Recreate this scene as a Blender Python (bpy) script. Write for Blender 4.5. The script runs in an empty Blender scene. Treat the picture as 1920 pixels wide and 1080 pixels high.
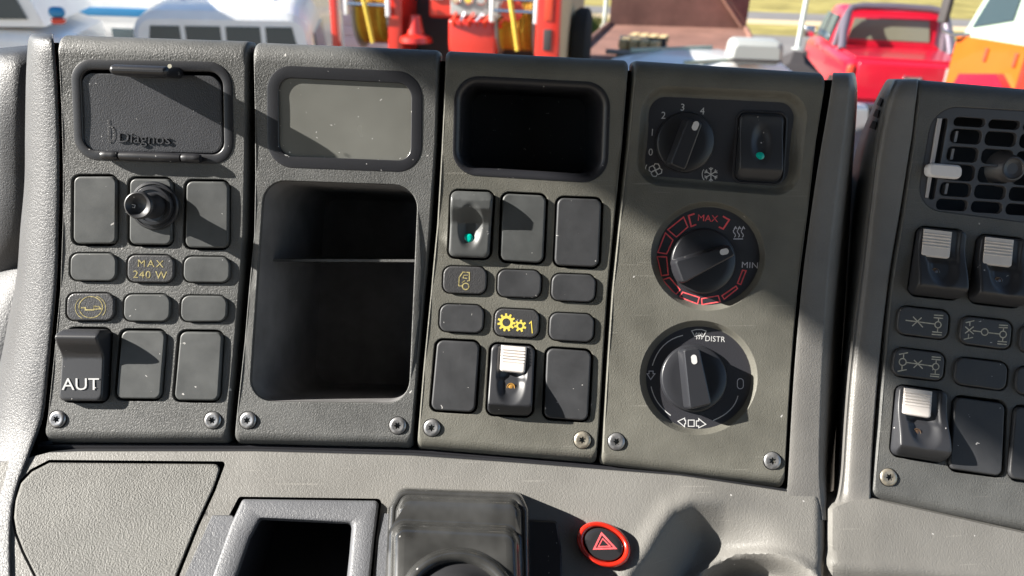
import bpy, bmesh, math, random
from mathutils import Vector, Matrix
from mathutils.geometry import delaunay_2d_cdt
random.seed(7)
rad = math.radians

# ------------------------------------------------------------------ camera, sky, sun, exposure
F = 1395.0            # focal length in photograph pixels (1920 wide)
D = 0.36              # metres from the lens to the dashboard face
S = D / F
PITCH, ROLL, EYE = rad(25), rad(2.0), 2.6
fw = Vector((0, math.cos(PITCH), -math.sin(PITCH)))
up0 = Vector((0, math.sin(PITCH), math.cos(PITCH)))
X0 = Vector((1, 0, 0))
RIGHT = X0 * math.cos(ROLL) + up0 * math.sin(ROLL)
UP = up0 * math.cos(ROLL) - X0 * math.sin(ROLL)
NRM = -fw
R = Matrix((RIGHT, UP, NRM)).transposed()
CAM = Vector((0, 0, EYE))
O = CAM + fw * D
SUN_UV = (-0.862, 0.414, 0.285)          # direction to the sun in dashboard axes
SUN = (R @ Vector(SUN_UV)).normalized()

scn = bpy.context.scene
col = scn.collection
cam_d = bpy.data.cameras.new('camera')
cam_d.sensor_width = 36.0
cam_d.lens = F / 1920 * 36
cam_d.clip_start = 0.02
cam_d.clip_end = 600
cam_d.dof.use_dof = True
cam_d.dof.focus_distance = D - 0.003
cam_d.dof.aperture_fstop = 13.0
cam = bpy.data.objects.new('camera', cam_d)
cam.matrix_world = Matrix.Translation(CAM) @ R.to_4x4()
col.objects.link(cam)
scn.camera = cam

wld = bpy.data.worlds.new('World')
scn.world = wld
wld.use_nodes = True
wn = wld.node_tree
sky = wn.nodes.new('ShaderNodeTexSky')
sky.sky_type = 'NISHITA'
sky.sun_disc = False
sky.sun_elevation = math.asin(SUN.z)
sky.sun_rotation = math.atan2(SUN.x, SUN.y)
sky.altitude = 200
sky.dust_density = 0.6
sky.ozone_density = 2.0
wn.links.new(sky.outputs[0], wn.nodes['Background'].inputs[0])
wn.nodes['Background'].inputs[1].default_value = 0.055

sun_d = bpy.data.lights.new('sun', 'SUN')
sun_d.energy = 5.0
sun_d.angle = rad(0.55)
sun_d.color = (1.0, 0.95, 0.87)
sun = bpy.data.objects.new('sun', sun_d)
sun.rotation_euler = SUN.to_track_quat('Z', 'Y').to_euler()
sun.location = (0, 0, 12)
col.objects.link(sun)

vs = scn.view_settings
vs.view_transform = 'Standard'
vs.look = 'None'
vs.gamma = 1.0
vs.use_curve_mapping = False
vs.exposure = 1.85

# ------------------------------------------------------------------ mappings
KB = 2.4              # the dashboard face is slightly hollow from top to bottom


def w0(v):
    return 0.5 * KB * v * v


def B(u, v, h):
    """dashboard (right, up, proud) -> straight dashboard axes, following the hollow face"""
    t = math.atan(KB * v)
    return Vector((u, v - h * math.sin(t), w0(v) + h * math.cos(t)))


def P(px, py, h=0.0):
    """where the photograph's pixel meets the dashboard face raised by h"""
    a, b = (px - 960) / F, (540 - py) / F
    v = b * D
    for _ in range(12):
        t = math.atan(KB * v)
        w = w0(v) + h * math.cos(t)
        v = b * (D - w) + h * math.sin(t)
    t = math.atan(KB * v)
    w = w0(v) + h * math.cos(t)
    return (a * (D - w), v)


def PB(px, py, h=0.0):
    u, v = P(px, py, h)
    return B(u, v, h)


def lerp_tab(tab, x):
    if x <= tab[0][0]:
        return tab[0][1]
    for (x0, y0), (x1, y1) in zip(tab, tab[1:]):
        if x <= x1:
            return y0 + (y1 - y0) * (x - x0) / (x1 - x0)
    return tab[-1][1]


YTOP = [(-200, 845), (185, 847), (480, 847), (770, 855), (960, 868), (1280, 893), (1440, 917), (1545, 934), (1640, 937), (1920, 1000), (2300, 1085)]
KC = 0.62


def C(px, py, d=0.0):
    """the lower console: a shelf that comes forward below the panels"""
    yt = lerp_tab(YTOP, px)
    vt = (540 - yt) * S
    w = 0.0005 + w0(vt) + KC * (py - yt) * S * 0.95 + d
    return Vector(((px - 960) / F * (D - w), (540 - py) / F * (D - w), w))


def ray(px, py):
    return (R @ Vector(((px - 960) / F, (540 - py) / F, -1))).normalized()


def at_z(px, py, z):
    r = ray(px, py)
    return CAM + r * ((z - EYE) / r.z)


def at_y(px, py, y):
    r = ray(px, py)
    return CAM + r * (y / r.y)


# ------------------------------------------------------------------ materials
def new_mat(name):
    m = bpy.data.materials.new(name)
    m.use_nodes = True
    nt = m.node_tree
    return m, nt, nt.nodes['Principled BSDF']


def mat(name, color, rough=0.5, spec=0.5, metal=0.0, grain=None, vary=0.0, vary_scale=40, specks=0.0, speck_scale=260, coat=0.0, rough_vary=0.0, dust=None, scratches=0.0):
    m, nt, b = new_mat(name)
    N, L = nt.nodes.new, nt.links.new
    b.inputs['Base Color'].default_value = (*color, 1)
    b.inputs['Roughness'].default_value = rough
    b.inputs['Specular IOR Level'].default_value = spec
    b.inputs['Metallic'].default_value = metal
    b.inputs['Coat Weight'].default_value = coat
    tc = N('ShaderNodeTexCoord')
    src = None
    if vary or dust:
        nz = N('ShaderNodeTexNoise')
        nz.inputs['Scale'].default_value = vary_scale
        nz.inputs['Detail'].default_value = 3
        nz.inputs['Roughness'].default_value = 0.65
        L(tc.outputs['Object'], nz.inputs['Vector'])
        mr = N('ShaderNodeMapRange')
        mr.inputs[1].default_value, mr.inputs[2].default_value = 0.3, 0.7
        L(nz.outputs[0], mr.inputs[0])
        mx = N('ShaderNodeMix')
        mx.data_type = 'RGBA'
        c2 = dust if dust else tuple(min(1, c * (1 + vary)) for c in color)
        c1 = tuple(c * (1 - vary) for c in color)
        mx.inputs[6].default_value = (*c1, 1)
        mx.inputs[7].default_value = (*c2, 1)
        L(mr.outputs[0], mx.inputs[0])
        src = mx.outputs[2]
        if rough_vary:
            r2 = N('ShaderNodeMapRange')
            r2.inputs[3].default_value, r2.inputs[4].default_value = rough - rough_vary, rough + rough_vary
            L(mr.outputs[0], r2.inputs[0])
            L(r2.outputs[0], b.inputs['Roughness'])
    if specks:
        # lint: short stretched flecks thrown at random
        vo = N('ShaderNodeTexVoronoi')
        vo.inputs['Scale'].default_value = speck_scale
        vo.inputs['Randomness'].default_value = 1
        nd = N('ShaderNodeTexNoise')
        nd.inputs['Scale'].default_value = speck_scale * 1.3
        nd.inputs['Detail'].default_value = 0
        ad = N('ShaderNodeVectorMath')
        ad.operation = 'MULTIPLY_ADD'
        ad.inputs[1].default_value = (0.004, 0.004, 0.004)
        L(tc.outputs['Object'], nd.inputs['Vector'])
        L(nd.outputs[1], ad.inputs[0])
        L(tc.outputs['Object'], ad.inputs[2])
        L(ad.outputs[0], vo.inputs['Vector'])
        lt = N('ShaderNodeMath')
        lt.operation = 'LESS_THAN'
        L(vo.outputs['Distance'], lt.inputs[0])
        # only some cells carry a fleck, and of differing size
        sep = N('ShaderNodeSeparateColor')
        L(vo.outputs['Color'], sep.inputs[0])
        mr2 = N('ShaderNodeMapRange')
        mr2.inputs[1].default_value, mr2.inputs[2].default_value = 1 - specks, 1.0
        mr2.inputs[3].default_value, mr2.inputs[4].default_value = 0.0, 0.22
        L(sep.outputs[0], mr2.inputs[0])
        L(mr2.outputs[0], lt.inputs[1])
        mx2 = N('ShaderNodeMix')
        mx2.data_type = 'RGBA'
        mx2.inputs[6].default_value = (*color, 1)
        mx2.inputs[7].default_value = (0.42, 0.41, 0.4, 1)
        if src:
            L(src, mx2.inputs[6])
        L(lt.outputs[0], mx2.inputs[0])
        src = mx2.outputs[2]
    if scratches:
        wv = N('ShaderNodeTexNoise')
        mp = N('ShaderNodeMapping')
        mp.inputs['Rotation'].default_value = (0, 0, 0.7)
        mp.inputs['Scale'].default_value = (30, 700, 30)
        L(tc.outputs['Object'], mp.inputs[0])
        L(mp.outputs[0], wv.inputs['Vector'])
        wv.inputs['Scale'].default_value = 1
        wv.inputs['Detail'].default_value = 1
        gt = N('ShaderNodeMapRange')
        gt.inputs[1].default_value, gt.inputs[2].default_value = 0.7, 0.78
        gt.inputs[4].default_value = scratches
        L(wv.outputs[0], gt.inputs[0])
        mx3 = N('ShaderNodeMix')
        mx3.data_type = 'RGBA'
        mx3.inputs[6].default_value = (*color, 1)
        mx3.inputs[7].default_value = (0.5, 0.48, 0.44, 1)
        if src:
            L(src, mx3.inputs[6])
        L(gt.outputs[0], mx3.inputs[0])
        src = mx3.outputs[2]
    if src:
        L(src, b.inputs['Base Color'])
    if grain:
        scale, strength, dist, kind = grain
        bp = N('ShaderNodeBump')
        bp.inputs['Strength'].default_value = strength
        bp.inputs['Distance'].default_value = dist
        if kind == 'leather':
            nz2 = N('ShaderNodeTexNoise')
            nz2.inputs['Scale'].default_value = scale * 0.6
            nz2.inputs['Detail'].default_value = 0
            dv = N('ShaderNodeVectorMath')
            dv.operation = 'MULTIPLY_ADD'
            dv.inputs[1].default_value = (0.0016, 0.0016, 0.0016)
            L(tc.outputs['Object'], nz2.inputs['Vector'])
            L(nz2.outputs[1], dv.inputs[0])
            L(tc.outputs['Object'], dv.inputs[2])
            vo2 = N('ShaderNodeTexVoronoi')
            vo2.feature = 'F1'
            vo2.inputs['Scale'].default_value = scale
            L(dv.outputs[0], vo2.inputs['Vector'])
            hsrc = vo2.outputs['Distance']
            bp.invert = True
        else:
            nz2 = N('ShaderNodeTexNoise')
            nz2.inputs['Scale'].default_value = scale
            nz2.inputs['Detail'].default_value = 1
            nz2.inputs['Roughness'].default_value = 0.6
            L(tc.outputs['Object'], nz2.inputs['Vector'])
            hsrc = nz2.outputs[0]
        L(hsrc, bp.inputs['Height'])
        L(bp.outputs[0], b.inputs['Normal'])
    return m


M = {}
M['panel'] = mat('panel_plastic', (0.078, 0.079, 0.077), 0.52, 0.42, grain=(1700, 0.55, 0.00026, 'leather'), vary=0.22, vary_scale=28, specks=0.03, rough_vary=0.09, scratches=0.06)
M['panel_olive'] = mat('panel_plastic_olive', (0.106, 0.103, 0.088), 0.52, 0.4, grain=(1700, 0.45, 0.00024, 'leather'), vary=0.22, vary_scale=25, specks=0.03, scratches=0.12, rough_vary=0.08)
M['bolster'] = mat('bolster_plastic', (0.038, 0.040, 0.045), 0.5, 0.45, grain=(1400, 0.5, 0.00028, 'leather'), vary=0.12)
M['console'] = mat('console_plastic', (0.142, 0.138, 0.129), 0.5, 0.4, grain=(1400, 0.42, 0.00028, 'leather'), vary=0.14, vary_scale=16, specks=0.02, scratches=0.14, rough_vary=0.06)
M['rib'] = mat('rib_plastic', (0.132, 0.128, 0.122), 0.46, 0.45, grain=(1400, 0.38, 0.00026, 'leather'), vary=0.1)
M['pad'] = mat('pad_rubber', (0.122, 0.120, 0.112), 0.62, 0.3, grain=(1400, 0.85, 0.00055, 'noise'), vary=0.12, vary_scale=45)
M['flange'] = mat('tray_plastic', (0.100, 0.103, 0.112), 0.48, 0.45, grain=(1400, 0.45, 0.00028, 'leather'), vary=0.08)
M['blank'] = mat('blank_button', (0.057, 0.060, 0.060), 0.5, 0.45, grain=(2200, 0.25, 0.00012, 'noise'), vary=0.16, vary_scale=70, specks=0.06, speck_scale=420, rough_vary=0.06)
M['blank_dark'] = mat('blank_button_dark', (0.034, 0.035, 0.038), 0.5, 0.45, grain=(2200, 0.2, 0.00012, 'noise'), vary=0.16, vary_scale=70, specks=0.10, speck_scale=420, rough_vary=0.06)
M['label'] = mat('label_button', (0.040, 0.040, 0.042), 0.42, 0.5, grain=(1500, 0.7, 0.00022, 'noise'), specks=0.12, speck_scale=420)
M['switch'] = mat('switch_plastic', (0.024, 0.025, 0.029), 0.44, 0.5, grain=(2600, 0.08, 0.0001, 'noise'), specks=0.08, speck_scale=420)
M['frame'] = mat('frame_plastic', (0.014, 0.0145, 0.018), 0.4, 0.5, specks=0.16, speck_scale=420, grain=(1500, 0.12, 0.00015, 'noise'))
M['lid'] = mat('lid_plastic', (0.034, 0.035, 0.040), 0.4, 0.5, grain=(1700, 0.6, 0.00022, 'noise'), specks=0.2, speck_scale=380, vary=0.15, vary_scale=50)
M['screen'] = mat('display_screen', (0.150, 0.151, 0.138), 0.22, 0.5, vary=0.12, vary_scale=20, specks=0.2, speck_scale=380, rough_vary=0.08)
M['dark'] = mat('inner_plastic', (0.022, 0.023, 0.027), 0.5, 0.4, grain=(900, 0.2, 0.0003, 'noise'))
M['pocket'] = mat('pocket_plastic', (0.15, 0.148, 0.15), 0.5, 0.4, grain=(500, 0.15, 0.0003, 'noise'), vary=0.25, vary_scale=35)  # lighter than the plastic really is, standing in for ambient light inside
M['knob'] = mat('knob_plastic', (0.021, 0.022, 0.026), 0.34, 0.5, grain=(2500, 0.15, 0.0001, 'noise'), specks=0.05)
M['dial'] = mat('dial_plastic', (0.026, 0.026, 0.031), 0.42, 0.5, grain=(1700, 0.5, 0.00015, 'noise'))
M['screw'] = mat('screw_steel', (0.27, 0.27, 0.275), 0.36, 0.5, metal=0.75, vary=0.4, vary_scale=350)
M['screw_brass'] = mat('screw_passivated', (0.34, 0.31, 0.255), 0.38, 0.5, metal=0.7, vary=0.4, vary_scale=350)
M['hole'] = mat('socket_dark', (0.012, 0.012, 0.012), 0.6, 0.2)
M['white_print'] = mat('white_print', (0.50, 0.50, 0.50), 0.6, 0.2)
M['grey_print'] = mat('grey_print', (0.5, 0.5, 0.55), 0.6, 0.2)
M['red_print'] = mat('red_print', (0.70, 0.10, 0.11), 0.6, 0.2, vary=0.25, vary_scale=300)
M['yellow_print'] = mat('yellow_print', (0.60, 0.48, 0.09), 0.6, 0.2)
M['gold_print'] = mat('gold_print', (0.28, 0.24, 0.11), 0.6, 0.2, vary=0.75, vary_scale=500)
M['olive_print'] = mat('olive_print', (0.46, 0.44, 0.36), 0.6, 0.2, vary=0.3, vary_scale=400)
M['green_led'] = mat('green_lens', (0.0, 0.40, 0.31), 0.25, 0.5)
M['amber_led'] = mat('amber_lens', (0.32, 0.17, 0.04), 0.2, 0.6)
M['dark_led'] = mat('smoked_lens', (0.07, 0.045, 0.03), 0.18, 0.6)
M['tab'] = mat('ivory_tab', (0.60, 0.56, 0.53), 0.45, 0.4, vary=0.05, vary_scale=300)
M['slider'] = mat('white_slider', (0.68, 0.67, 0.68), 0.45, 0.4)
M['slider_bar'] = mat('grey_slider_bar', (0.38, 0.37, 0.38), 0.5, 0.4)
M['vent'] = mat('vent_plastic', (0.045, 0.043, 0.046), 0.4, 0.5)
M['gloss'] = mat('worn_gloss_plastic', (0.036, 0.036, 0.035), 0.18, 0.65, vary=0.45, vary_scale=40, rough_vary=0.09, specks=0.06, coat=0.35)
M['rubber'] = mat('black_rubber', (0.02, 0.02, 0.022), 0.5, 0.4)
M['red_ring'] = mat('red_lens_ring', (0.46, 0.018, 0.008), 0.22, 0.6, coat=0.4)
M['black_gloss'] = mat('black_gloss', (0.02, 0.02, 0.022), 0.10, 0.6, specks=0.05)
M['gap_shade'] = mat('gap_shade_strip', (0.02, 0.02, 0.024), 0.5, 0.4)


# ------------------------------------------------------------------ mesh helpers
class MB:
    def __init__(self):
        self.v, self.f = [], []

    def add(self, pts):
        i = len(self.v)
        self.v += [Vector(p) for p in pts]
        return list(range(i, i + len(pts)))

    def loft(self, rings, closed=True, cap0=False, cap1=False):
        """rings of equal length; caps use their own vertices so their shading stays flat"""
        ids = [self.add(r) for r in rings]
        n = len(rings[0])
        for a, b in zip(ids, ids[1:]):
            for i in range(n if closed else n - 1):
                j = (i + 1) % n
                self.f.append((a[i], a[j], b[j], b[i]))
        if cap0:
            self.f.append(tuple(self.add(rings[0])[::-1]))
        if cap1:
            self.f.append(tuple(self.add(rings[-1])))
        return ids

    def grid(self, rows):
        self.loft(rows, closed=False)

    def fan(self, ring, centre):
        a = self.add(ring)
        c = self.add([centre])[0]
        for i in range(len(a)):
            self.f.append((a[i], a[(i + 1) % len(a)], c))

    def poly(self, pts):
        self.f.append(tuple(self.add(pts)))

    def box(self, lo, hi, bevel=0.0):
        x0, y0, z0 = lo
        x1, y1, z1 = hi
        b = min(bevel, (x1 - x0) * .45, (y1 - y0) * .45, (z1 - z0) * .45)

        def rect(i, z):
            return [(x0 + i, y0 + i, z), (x1 - i, y0 + i, z), (x1 - i, y1 - i, z), (x0 + i, y1 - i, z)]
        if b > 0:
            def rr(i, z):
                c = max(b - i, 0.0005)
                a0, a1, b0, b1 = x0 + i, x1 - i, y0 + i, y1 - i
                out = []
                for cx, cy, s in ((a0 + c, b0 + c, 180), (a1 - c, b0 + c, 270), (a1 - c, b1 - c, 0), (a0 + c, b1 - c, 90)):
                    for k in range(4):
                        a = rad(s + 30 * k)
                        out.append((cx + c * math.cos(a), cy + c * math.sin(a), z))
                return out
            rs = []
            for k in range(4):
                a = rad(30 * k)
                rs.append(rr(b * (1 - math.sin(a)), z0 + b * (1 - math.cos(a))))
            for k in range(4):
                a = rad(90 - 30 * k)
                rs.append(rr(b * (1 - math.sin(a)), z1 - b * (1 - math.cos(a))))
            self.loft(rs, cap0=True, cap1=True)
        else:
            self.loft([rect(0, z0), rect(0, z1)], cap0=True, cap1=True)

    def tube(self, path, r, n=10, cap=True):
        path = [Vector(p) for p in path]
        rr = r if isinstance(r, (list, tuple)) else [r] * len(path)
        rings = []
        prev = None
        for i, p in enumerate(path):
            a = path[max(i - 1, 0)]
            b = path[min(i + 1, len(path) - 1)]
            t = (b - a).normalized()
            if prev is None:
                s = t.orthogonal().normalized()
            else:
                s = (prev - t * prev.dot(t)).normalized()
            prev = s
            q = t.cross(s)
            rings.append([p + (s * math.cos(2 * math.pi * k / n) + q * math.sin(2 * math.pi * k / n)) * rr[i] for k in range(n)])
        self.loft(rings, cap0=cap, cap1=cap)

    def lathe(self, c, axis, prof, n=24, cap=True):
        c, axis = Vector(c), Vector(axis).normalized()
        s = axis.orthogonal().normalized()
        q = axis.cross(s)
        rings = [[c + axis * h + (s * math.cos(2 * math.pi * k / n) + q * math.sin(2 * math.pi * k / n)) * r for k in range(n)] for r, h in prof]
        self.loft(rings, cap0=cap, cap1=cap)

    def prism(self, prof, x0, x1, inset=0.0):
        """profile in (y, z) pulled across x"""
        self.loft([[(x0, y, z) for y, z in prof], [(x1, y, z) for y, z in prof]], cap0=True, cap1=True)


BASE = {}
def finish(name, mb, m, smooth=35):
    me = bpy.data.meshes.new(name)
    me.from_pydata([tuple(v) for v in mb.v], [], mb.f)
    me.materials.append(m)
    if smooth:
        me.polygons.foreach_set('use_smooth', [True] * len(me.polygons))
        me.set_sharp_from_angle(angle=rad(smooth))
    me.validate()
    me.update()
    return me


def tag(o, label=None, cat=None, group=None, kind=None):
    for k, v in (('label', label), ('category', cat), ('group', group), ('kind', kind)):
        if v:
            o[k] = v
    return o


def thing(name, base, label, cat, group=None, rot=None):
    """an Empty at the thing's base; dashboard things stand in dashboard axes"""
    o = bpy.data.objects.new(name, None)
    o.empty_display_size = 0.02
    col.objects.link(o)
    BASE[o.name] = Vector(base)
    if rot is None:
        o.matrix_world = Matrix.Translation(O + R @ Vector(base)) @ R.to_4x4()
    else:
        o.matrix_world = Matrix.Translation(Vector(base)) @ Matrix.Rotation(rot, 4, 'Z')
        BASE[o.name] = Vector((0, 0, 0))
    return tag(o, label, cat, group)


def part(name, mb, m, parent, label=None, smooth=35):
    b = BASE[parent.name]
    for v in mb.v:
        v -= b
    o = bpy.data.objects.new(name, finish(name, mb, m, smooth))
    col.objects.link(o)
    o.parent = parent
    BASE[o.name] = b
    if label:
        o['label'] = label
    return o


def copy_part(src, parent, loc, rot=(0, 0, 0)):
    o = src.copy()
    col.objects.link(o)
    o.parent = parent
    o.location = loc
    o.rotation_euler = rot
    BASE[o.name] = BASE[parent.name]
    return o


# ------------------------------------------------------------------ plane outlines
def area(p):
    return 0.5 * sum(a[0] * b[1] - b[0] * a[1] for a, b in zip(p, p[1:] + p[:1]))


def offset(poly, amt):
    """move every edge inward by amt (a number or one per edge); poly counter-clockwise"""
    n = len(poly)
    if not isinstance(amt, (list, tuple)):
        amt = [amt] * n
    lines = []
    for i in range(n):
        a, b = poly[i], poly[(i + 1) % n]
        dx, dy = b[0] - a[0], b[1] - a[1]
        l = math.hypot(dx, dy)
        nx, ny = -dy / l, dx / l
        lines.append((a[0] + nx * amt[i], a[1] + ny * amt[i], dx / l, dy / l))
    out = []
    for i in range(n):
        x1, y1, dx1, dy1 = lines[i - 1]
        x2, y2, dx2, dy2 = lines[i]
        det = dx1 * dy2 - dy1 * dx2
        if abs(det) < 0.02:
            out.append((x2, y2))
        else:
            t = ((x2 - x1) * dy2 - (y2 - y1) * dx2) / det
            out.append((x1 + dx1 * t, y1 + dy1 * t))
    return out


def fillet(poly, r, n=6):
    m = len(poly)
    if not isinstance(r, (list, tuple)):
        r = [r] * m
    out = []
    for i in range(m):
        p = Vector(poly[i])
        if r[i] is None:
            out.append(tuple(p))
            continue
        a, b = Vector(poly[i - 1]) - p, Vector(poly[(i + 1) % m]) - p
        la, lb = a.length, b.length
        a.normalize()
        b.normalize()
        th = math.acos(max(-1, min(1, a.dot(b))))
        t = min(max(r[i], 1e-6) / math.tan(th / 2), la * .48, lb * .48)
        p0, p1 = p + a * t, p + b * t
        rr = t * math.tan(th / 2)
        c = p + (a + b).normalized() * (rr / math.sin(th / 2))
        a0 = math.atan2(p0.y - c.y, p0.x - c.x)
        a1 = math.atan2(p1.y - c.y, p1.x - c.x)
        d = (a1 - a0 + math.pi) % (2 * math.pi) - math.pi
        for k in range(n + 1):
            q = a0 + d * k / n
            out.append((c.x + rr * math.cos(q), c.y + rr * math.sin(q)))
    return out


def quad(q, h=0.0):
    """photograph corners (TL, TR, BR, BL) -> counter-clockwise outline on the face at height h"""
    pts = [P(x, y, h) for x, y in q]
    return pts[::-1] if area(pts) < 0 else pts


def rq(q, off, r, n=6):
    return fillet(offset(q, off), max(r - off, 0.0002), n)


def densify(p, step):
    out = []
    for a, b in zip(p, p[1:] + p[:1]):
        l = math.hypot(b[0] - a[0], b[1] - a[1])
        k = max(1, int(l / step))
        out += [(a[0] + (b[0] - a[0]) * i / k, a[1] + (b[1] - a[1]) * i / k) for i in range(k)]
    return out


def inside(p, poly):
    x, y = p
    c = False
    for (x0, y0), (x1, y1) in zip(poly, poly[1:] + poly[:1]):
        if (y0 > y) != (y1 > y) and x < (x1 - x0) * (y - y0) / (y1 - y0) + x0:
            c = not c
    return c


def ellipse(cx, cy, rx, ry, n=48, h=0.0):
    """an ellipse given in photograph pixels, counter-clockwise on the face"""
    pts = [P(cx + rx * math.cos(2 * math.pi * k / n), cy - ry * math.sin(2 * math.pi * k / n), h) for k in range(n)]
    return pts


def sheet(mb, outer, holes, step, fn):
    """a triangulated sheet with openings; fn maps each plane point to space"""
    vs_, es = [], []
    for loop in [outer] + holes:
        i0 = len(vs_)
        vs_ += [Vector(p) for p in loop]
        n = len(loop)
        es += [(i0 + i, i0 + (i + 1) % n) for i in range(n)]
    xs = [p[0] for p in outer]
    ys = [p[1] for p in outer]
    x = min(xs) + step * .5
    row = 0
    while x < max(xs):
        y = min(ys) + step * (.5 if row % 2 else .25)
        while y < max(ys):
            if inside((x, y), outer) and not any(inside((x, y), h) for h in holes):
                vs_.append(Vector((x, y)))
            y += step
        x += step
        row += 1
    ov, oe, of, *_ = delaunay_2d_cdt(vs_, es, [], 2, 1e-8)
    ids = mb.add([fn(p[0], p[1]) for p in ov])
    for f in of:
        c = (sum(ov[i][0] for i in f) / 3, sum(ov[i][1] for i in f) / 3)
        if not any(inside(c, h) for h in holes):
            mb.f.append(tuple(ids[i] for i in f))


mm = 0.001


def hole_rim(mb, loop_fn, depth=9 * mm, soft=0.45 * mm):
    """rounded edge and wall of an opening; loop_fn(off) gives its outline moved inward by off"""
    rs = []
    for k in range(5):
        a = rad(22.5 * k)
        o, h = soft * math.sin(a), -soft * (1 - math.cos(a))
        rs.append([B(u, v, h) for u, v in loop_fn(o)])
    rs.append([B(u, v, -depth) for u, v in loop_fn(soft + 0.1 * mm)])
    mb.loft(rs)


def panel_plate(left, right, holes, wt=8 * mm, wb=5.5 * mm, ws=1.3 * mm, H=8 * mm, rc=2.5 * mm):
    """holes: list of functions off -> outline. left/right: edge points from top to bottom in photograph pixels"""
    mb = MB()
    poly = [P(*p) for p in left] + [P(*p) for p in right[::-1]]     # down the left, up the right
    widths = [ws] * (len(left) - 1) + [wb] + [ws] * (len(right) - 1) + [wt]
    rcs = [None] * len(poly)
    for i in (0, len(left) - 1, len(left), len(poly) - 1):
        rcs[i] = rc
    rings = []
    base = fillet(poly, rcs)
    rings.append([B(u, v, -15 * mm) for u, v in base])
    rings.append([B(u, v, -H) for u, v in base])
    K = 9
    face = None
    for k in range(1, K + 1):
        a = rad(90 * k / K)
        pl = offset(poly, [w * (1 - math.cos(a)) for w in widths])
        face = fillet(pl, rcs)
        rings.append([B(u, v, -H * (1 - math.sin(a))) for u, v in face])
    mb.loft(rings)
    # dense edge so that the sheet follows the hollow of the face
    sheet(mb, densify(face, 6 * mm), [h(0) for h in holes], 5 * mm, lambda u, v: B(u, v, 0))
    for h in holes:
        hole_rim(mb, h)
    return mb


def qhole(q, r=5.0 * mm, n=6):
    qq = quad(q)
    return lambda o: rq(qq, o, r, n)


def ehole(cx, cy, rx, ry, n=56):
    def fn(o):
        k = o / S
        return ellipse(cx, cy, rx - k, ry - k, n)
    return fn


def button_mb(q, top=1.6 * mm, r=3.2 * mm, bevel=0.8 * mm, deep=8 * mm):
    mb = MB()
    qq = quad(q, top)
    rings = [[B(u, v, -deep) for u, v in rq(qq, -0.25 * mm, r)], [B(u, v, top - bevel) for u, v in rq(qq, -0.05 * mm, r)]]
    for k in range(1, 6):
        a = rad(18 * k)
        rings.append([B(u, v, top - bevel * (1 - math.sin(a))) for u, v in rq(qq, bevel * (1 - math.cos(a)), r)])
    mb.loft(rings, cap1=True)
    return mb


def scoop_mb(q, hfun, href=0.0, r=3.0 * mm, edge=1.2 * mm, deep=8 * mm, e0=0.86, nr=26):
    """a switch cap whose top follows hfun(x, y), x and y from -1 to 1 (y up)"""
    mb = MB()
    qq = [P(x, y, href) for x, y in q]                 # TL TR BR BL
    TL, TR, BR, BL = [Vector(p) for p in qq]
    c = (TL + TR + BR + BL) / 4
    ex, ey = (TR + BR - TL - BL) / 4, (TL + TR - BL - BR) / 4
    det = ex.x * ey.y - ex.y * ey.x
    out = densify(fillet(qq[::-1] if area(qq) < 0 else qq, r, 8), 1.2 * mm)

    def xy(p):
        d = Vector(p) - c
        return ((d.x * ey.y - d.y * ey.x) / det, (ex.x * d.y - ex.y * d.x) / det)
    rings = []
    first = []
    for u, v in out:
        x, y = xy((u, v))
        first.append(B(u, v, hfun(x, y) - edge))
    rings.append([B(c.x + (u - c.x) * 1.02, c.y + (v - c.y) * 1.02, -deep) for u, v in out])
    rings.append(first)
    sc = [1 - (1 - e0) * (k / 8) ** 1.0 for k in range(1, 9)] + [e0 * (1 - k / nr) for k in range(1, nr)]
    for s in sc:
        rg = []
        for u, v in out:
            uu, vv = c.x + (u - c.x) * s, c.y + (v - c.y) * s
            x, y = xy((uu, vv))
            d = 0.0
            if s > e0:
                t = (s - e0) / (1 - e0)
                d = edge * (1 - math.sqrt(max(0, 1 - t * t)))
            rg.append(B(uu, vv, hfun(x, y) - d))
        rings.append(rg)
    mb.loft(rings)
    mb.fan(rings[-1], B(c.x, c.y, hfun(0, 0)))
    mb.at = lambda px, py: hfun(*xy(P(px, py, href)))
    return mb


def face_map(h):
    return lambda px, py: PB(px, py, h)


def stroke(mb, pts, w, fn, closed=False):
    """a printed line of width w (photograph pixels) along pts"""
    n = len(pts)
    pts = [Vector(p) for p in pts]
    L_, R_ = [], []
    for i, p in enumerate(pts):
        a = pts[i - 1] if (i > 0 or closed) else None
        b = pts[(i + 1) % n] if (i < n - 1 or closed) else None
        d1 = (p - a).normalized() if a is not None else None
        d2 = (b - p).normalized() if b is not None else None
        d1 = d1 or d2
        d2 = d2 or d1
        nn = Vector((-(d1.y + d2.y), d1.x + d2.x))
        nn = nn.normalized() if nn.length > 1e-6 else Vector((-d1.y, d1.x))
        k = max(0.35, nn.dot(Vector((-d1.y, d1.x))))
        o = nn * (w / 2 / k)
        L_.append(p + o)
        R_.append(p - o)
    a = mb.add([fn(*q) for q in L_])
    b = mb.add([fn(*q) for q in R_])
    for i in range(n if closed else n - 1):
        j = (i + 1) % n
        mb.f.append((a[i], a[j], b[j], b[i]))


def disc(mb, cx, cy, rx, ry, fn, n=24, a=0.0):
    ring = []
    for k in range(n):
        t = 2 * math.pi * k / n
        x, y = rx * math.cos(t), ry * math.sin(t)
        ring.append(fn(cx + x * math.cos(a) - y * math.sin(a), cy + x * math.sin(a) + y * math.cos(a)))
    mb.poly(ring)


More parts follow.
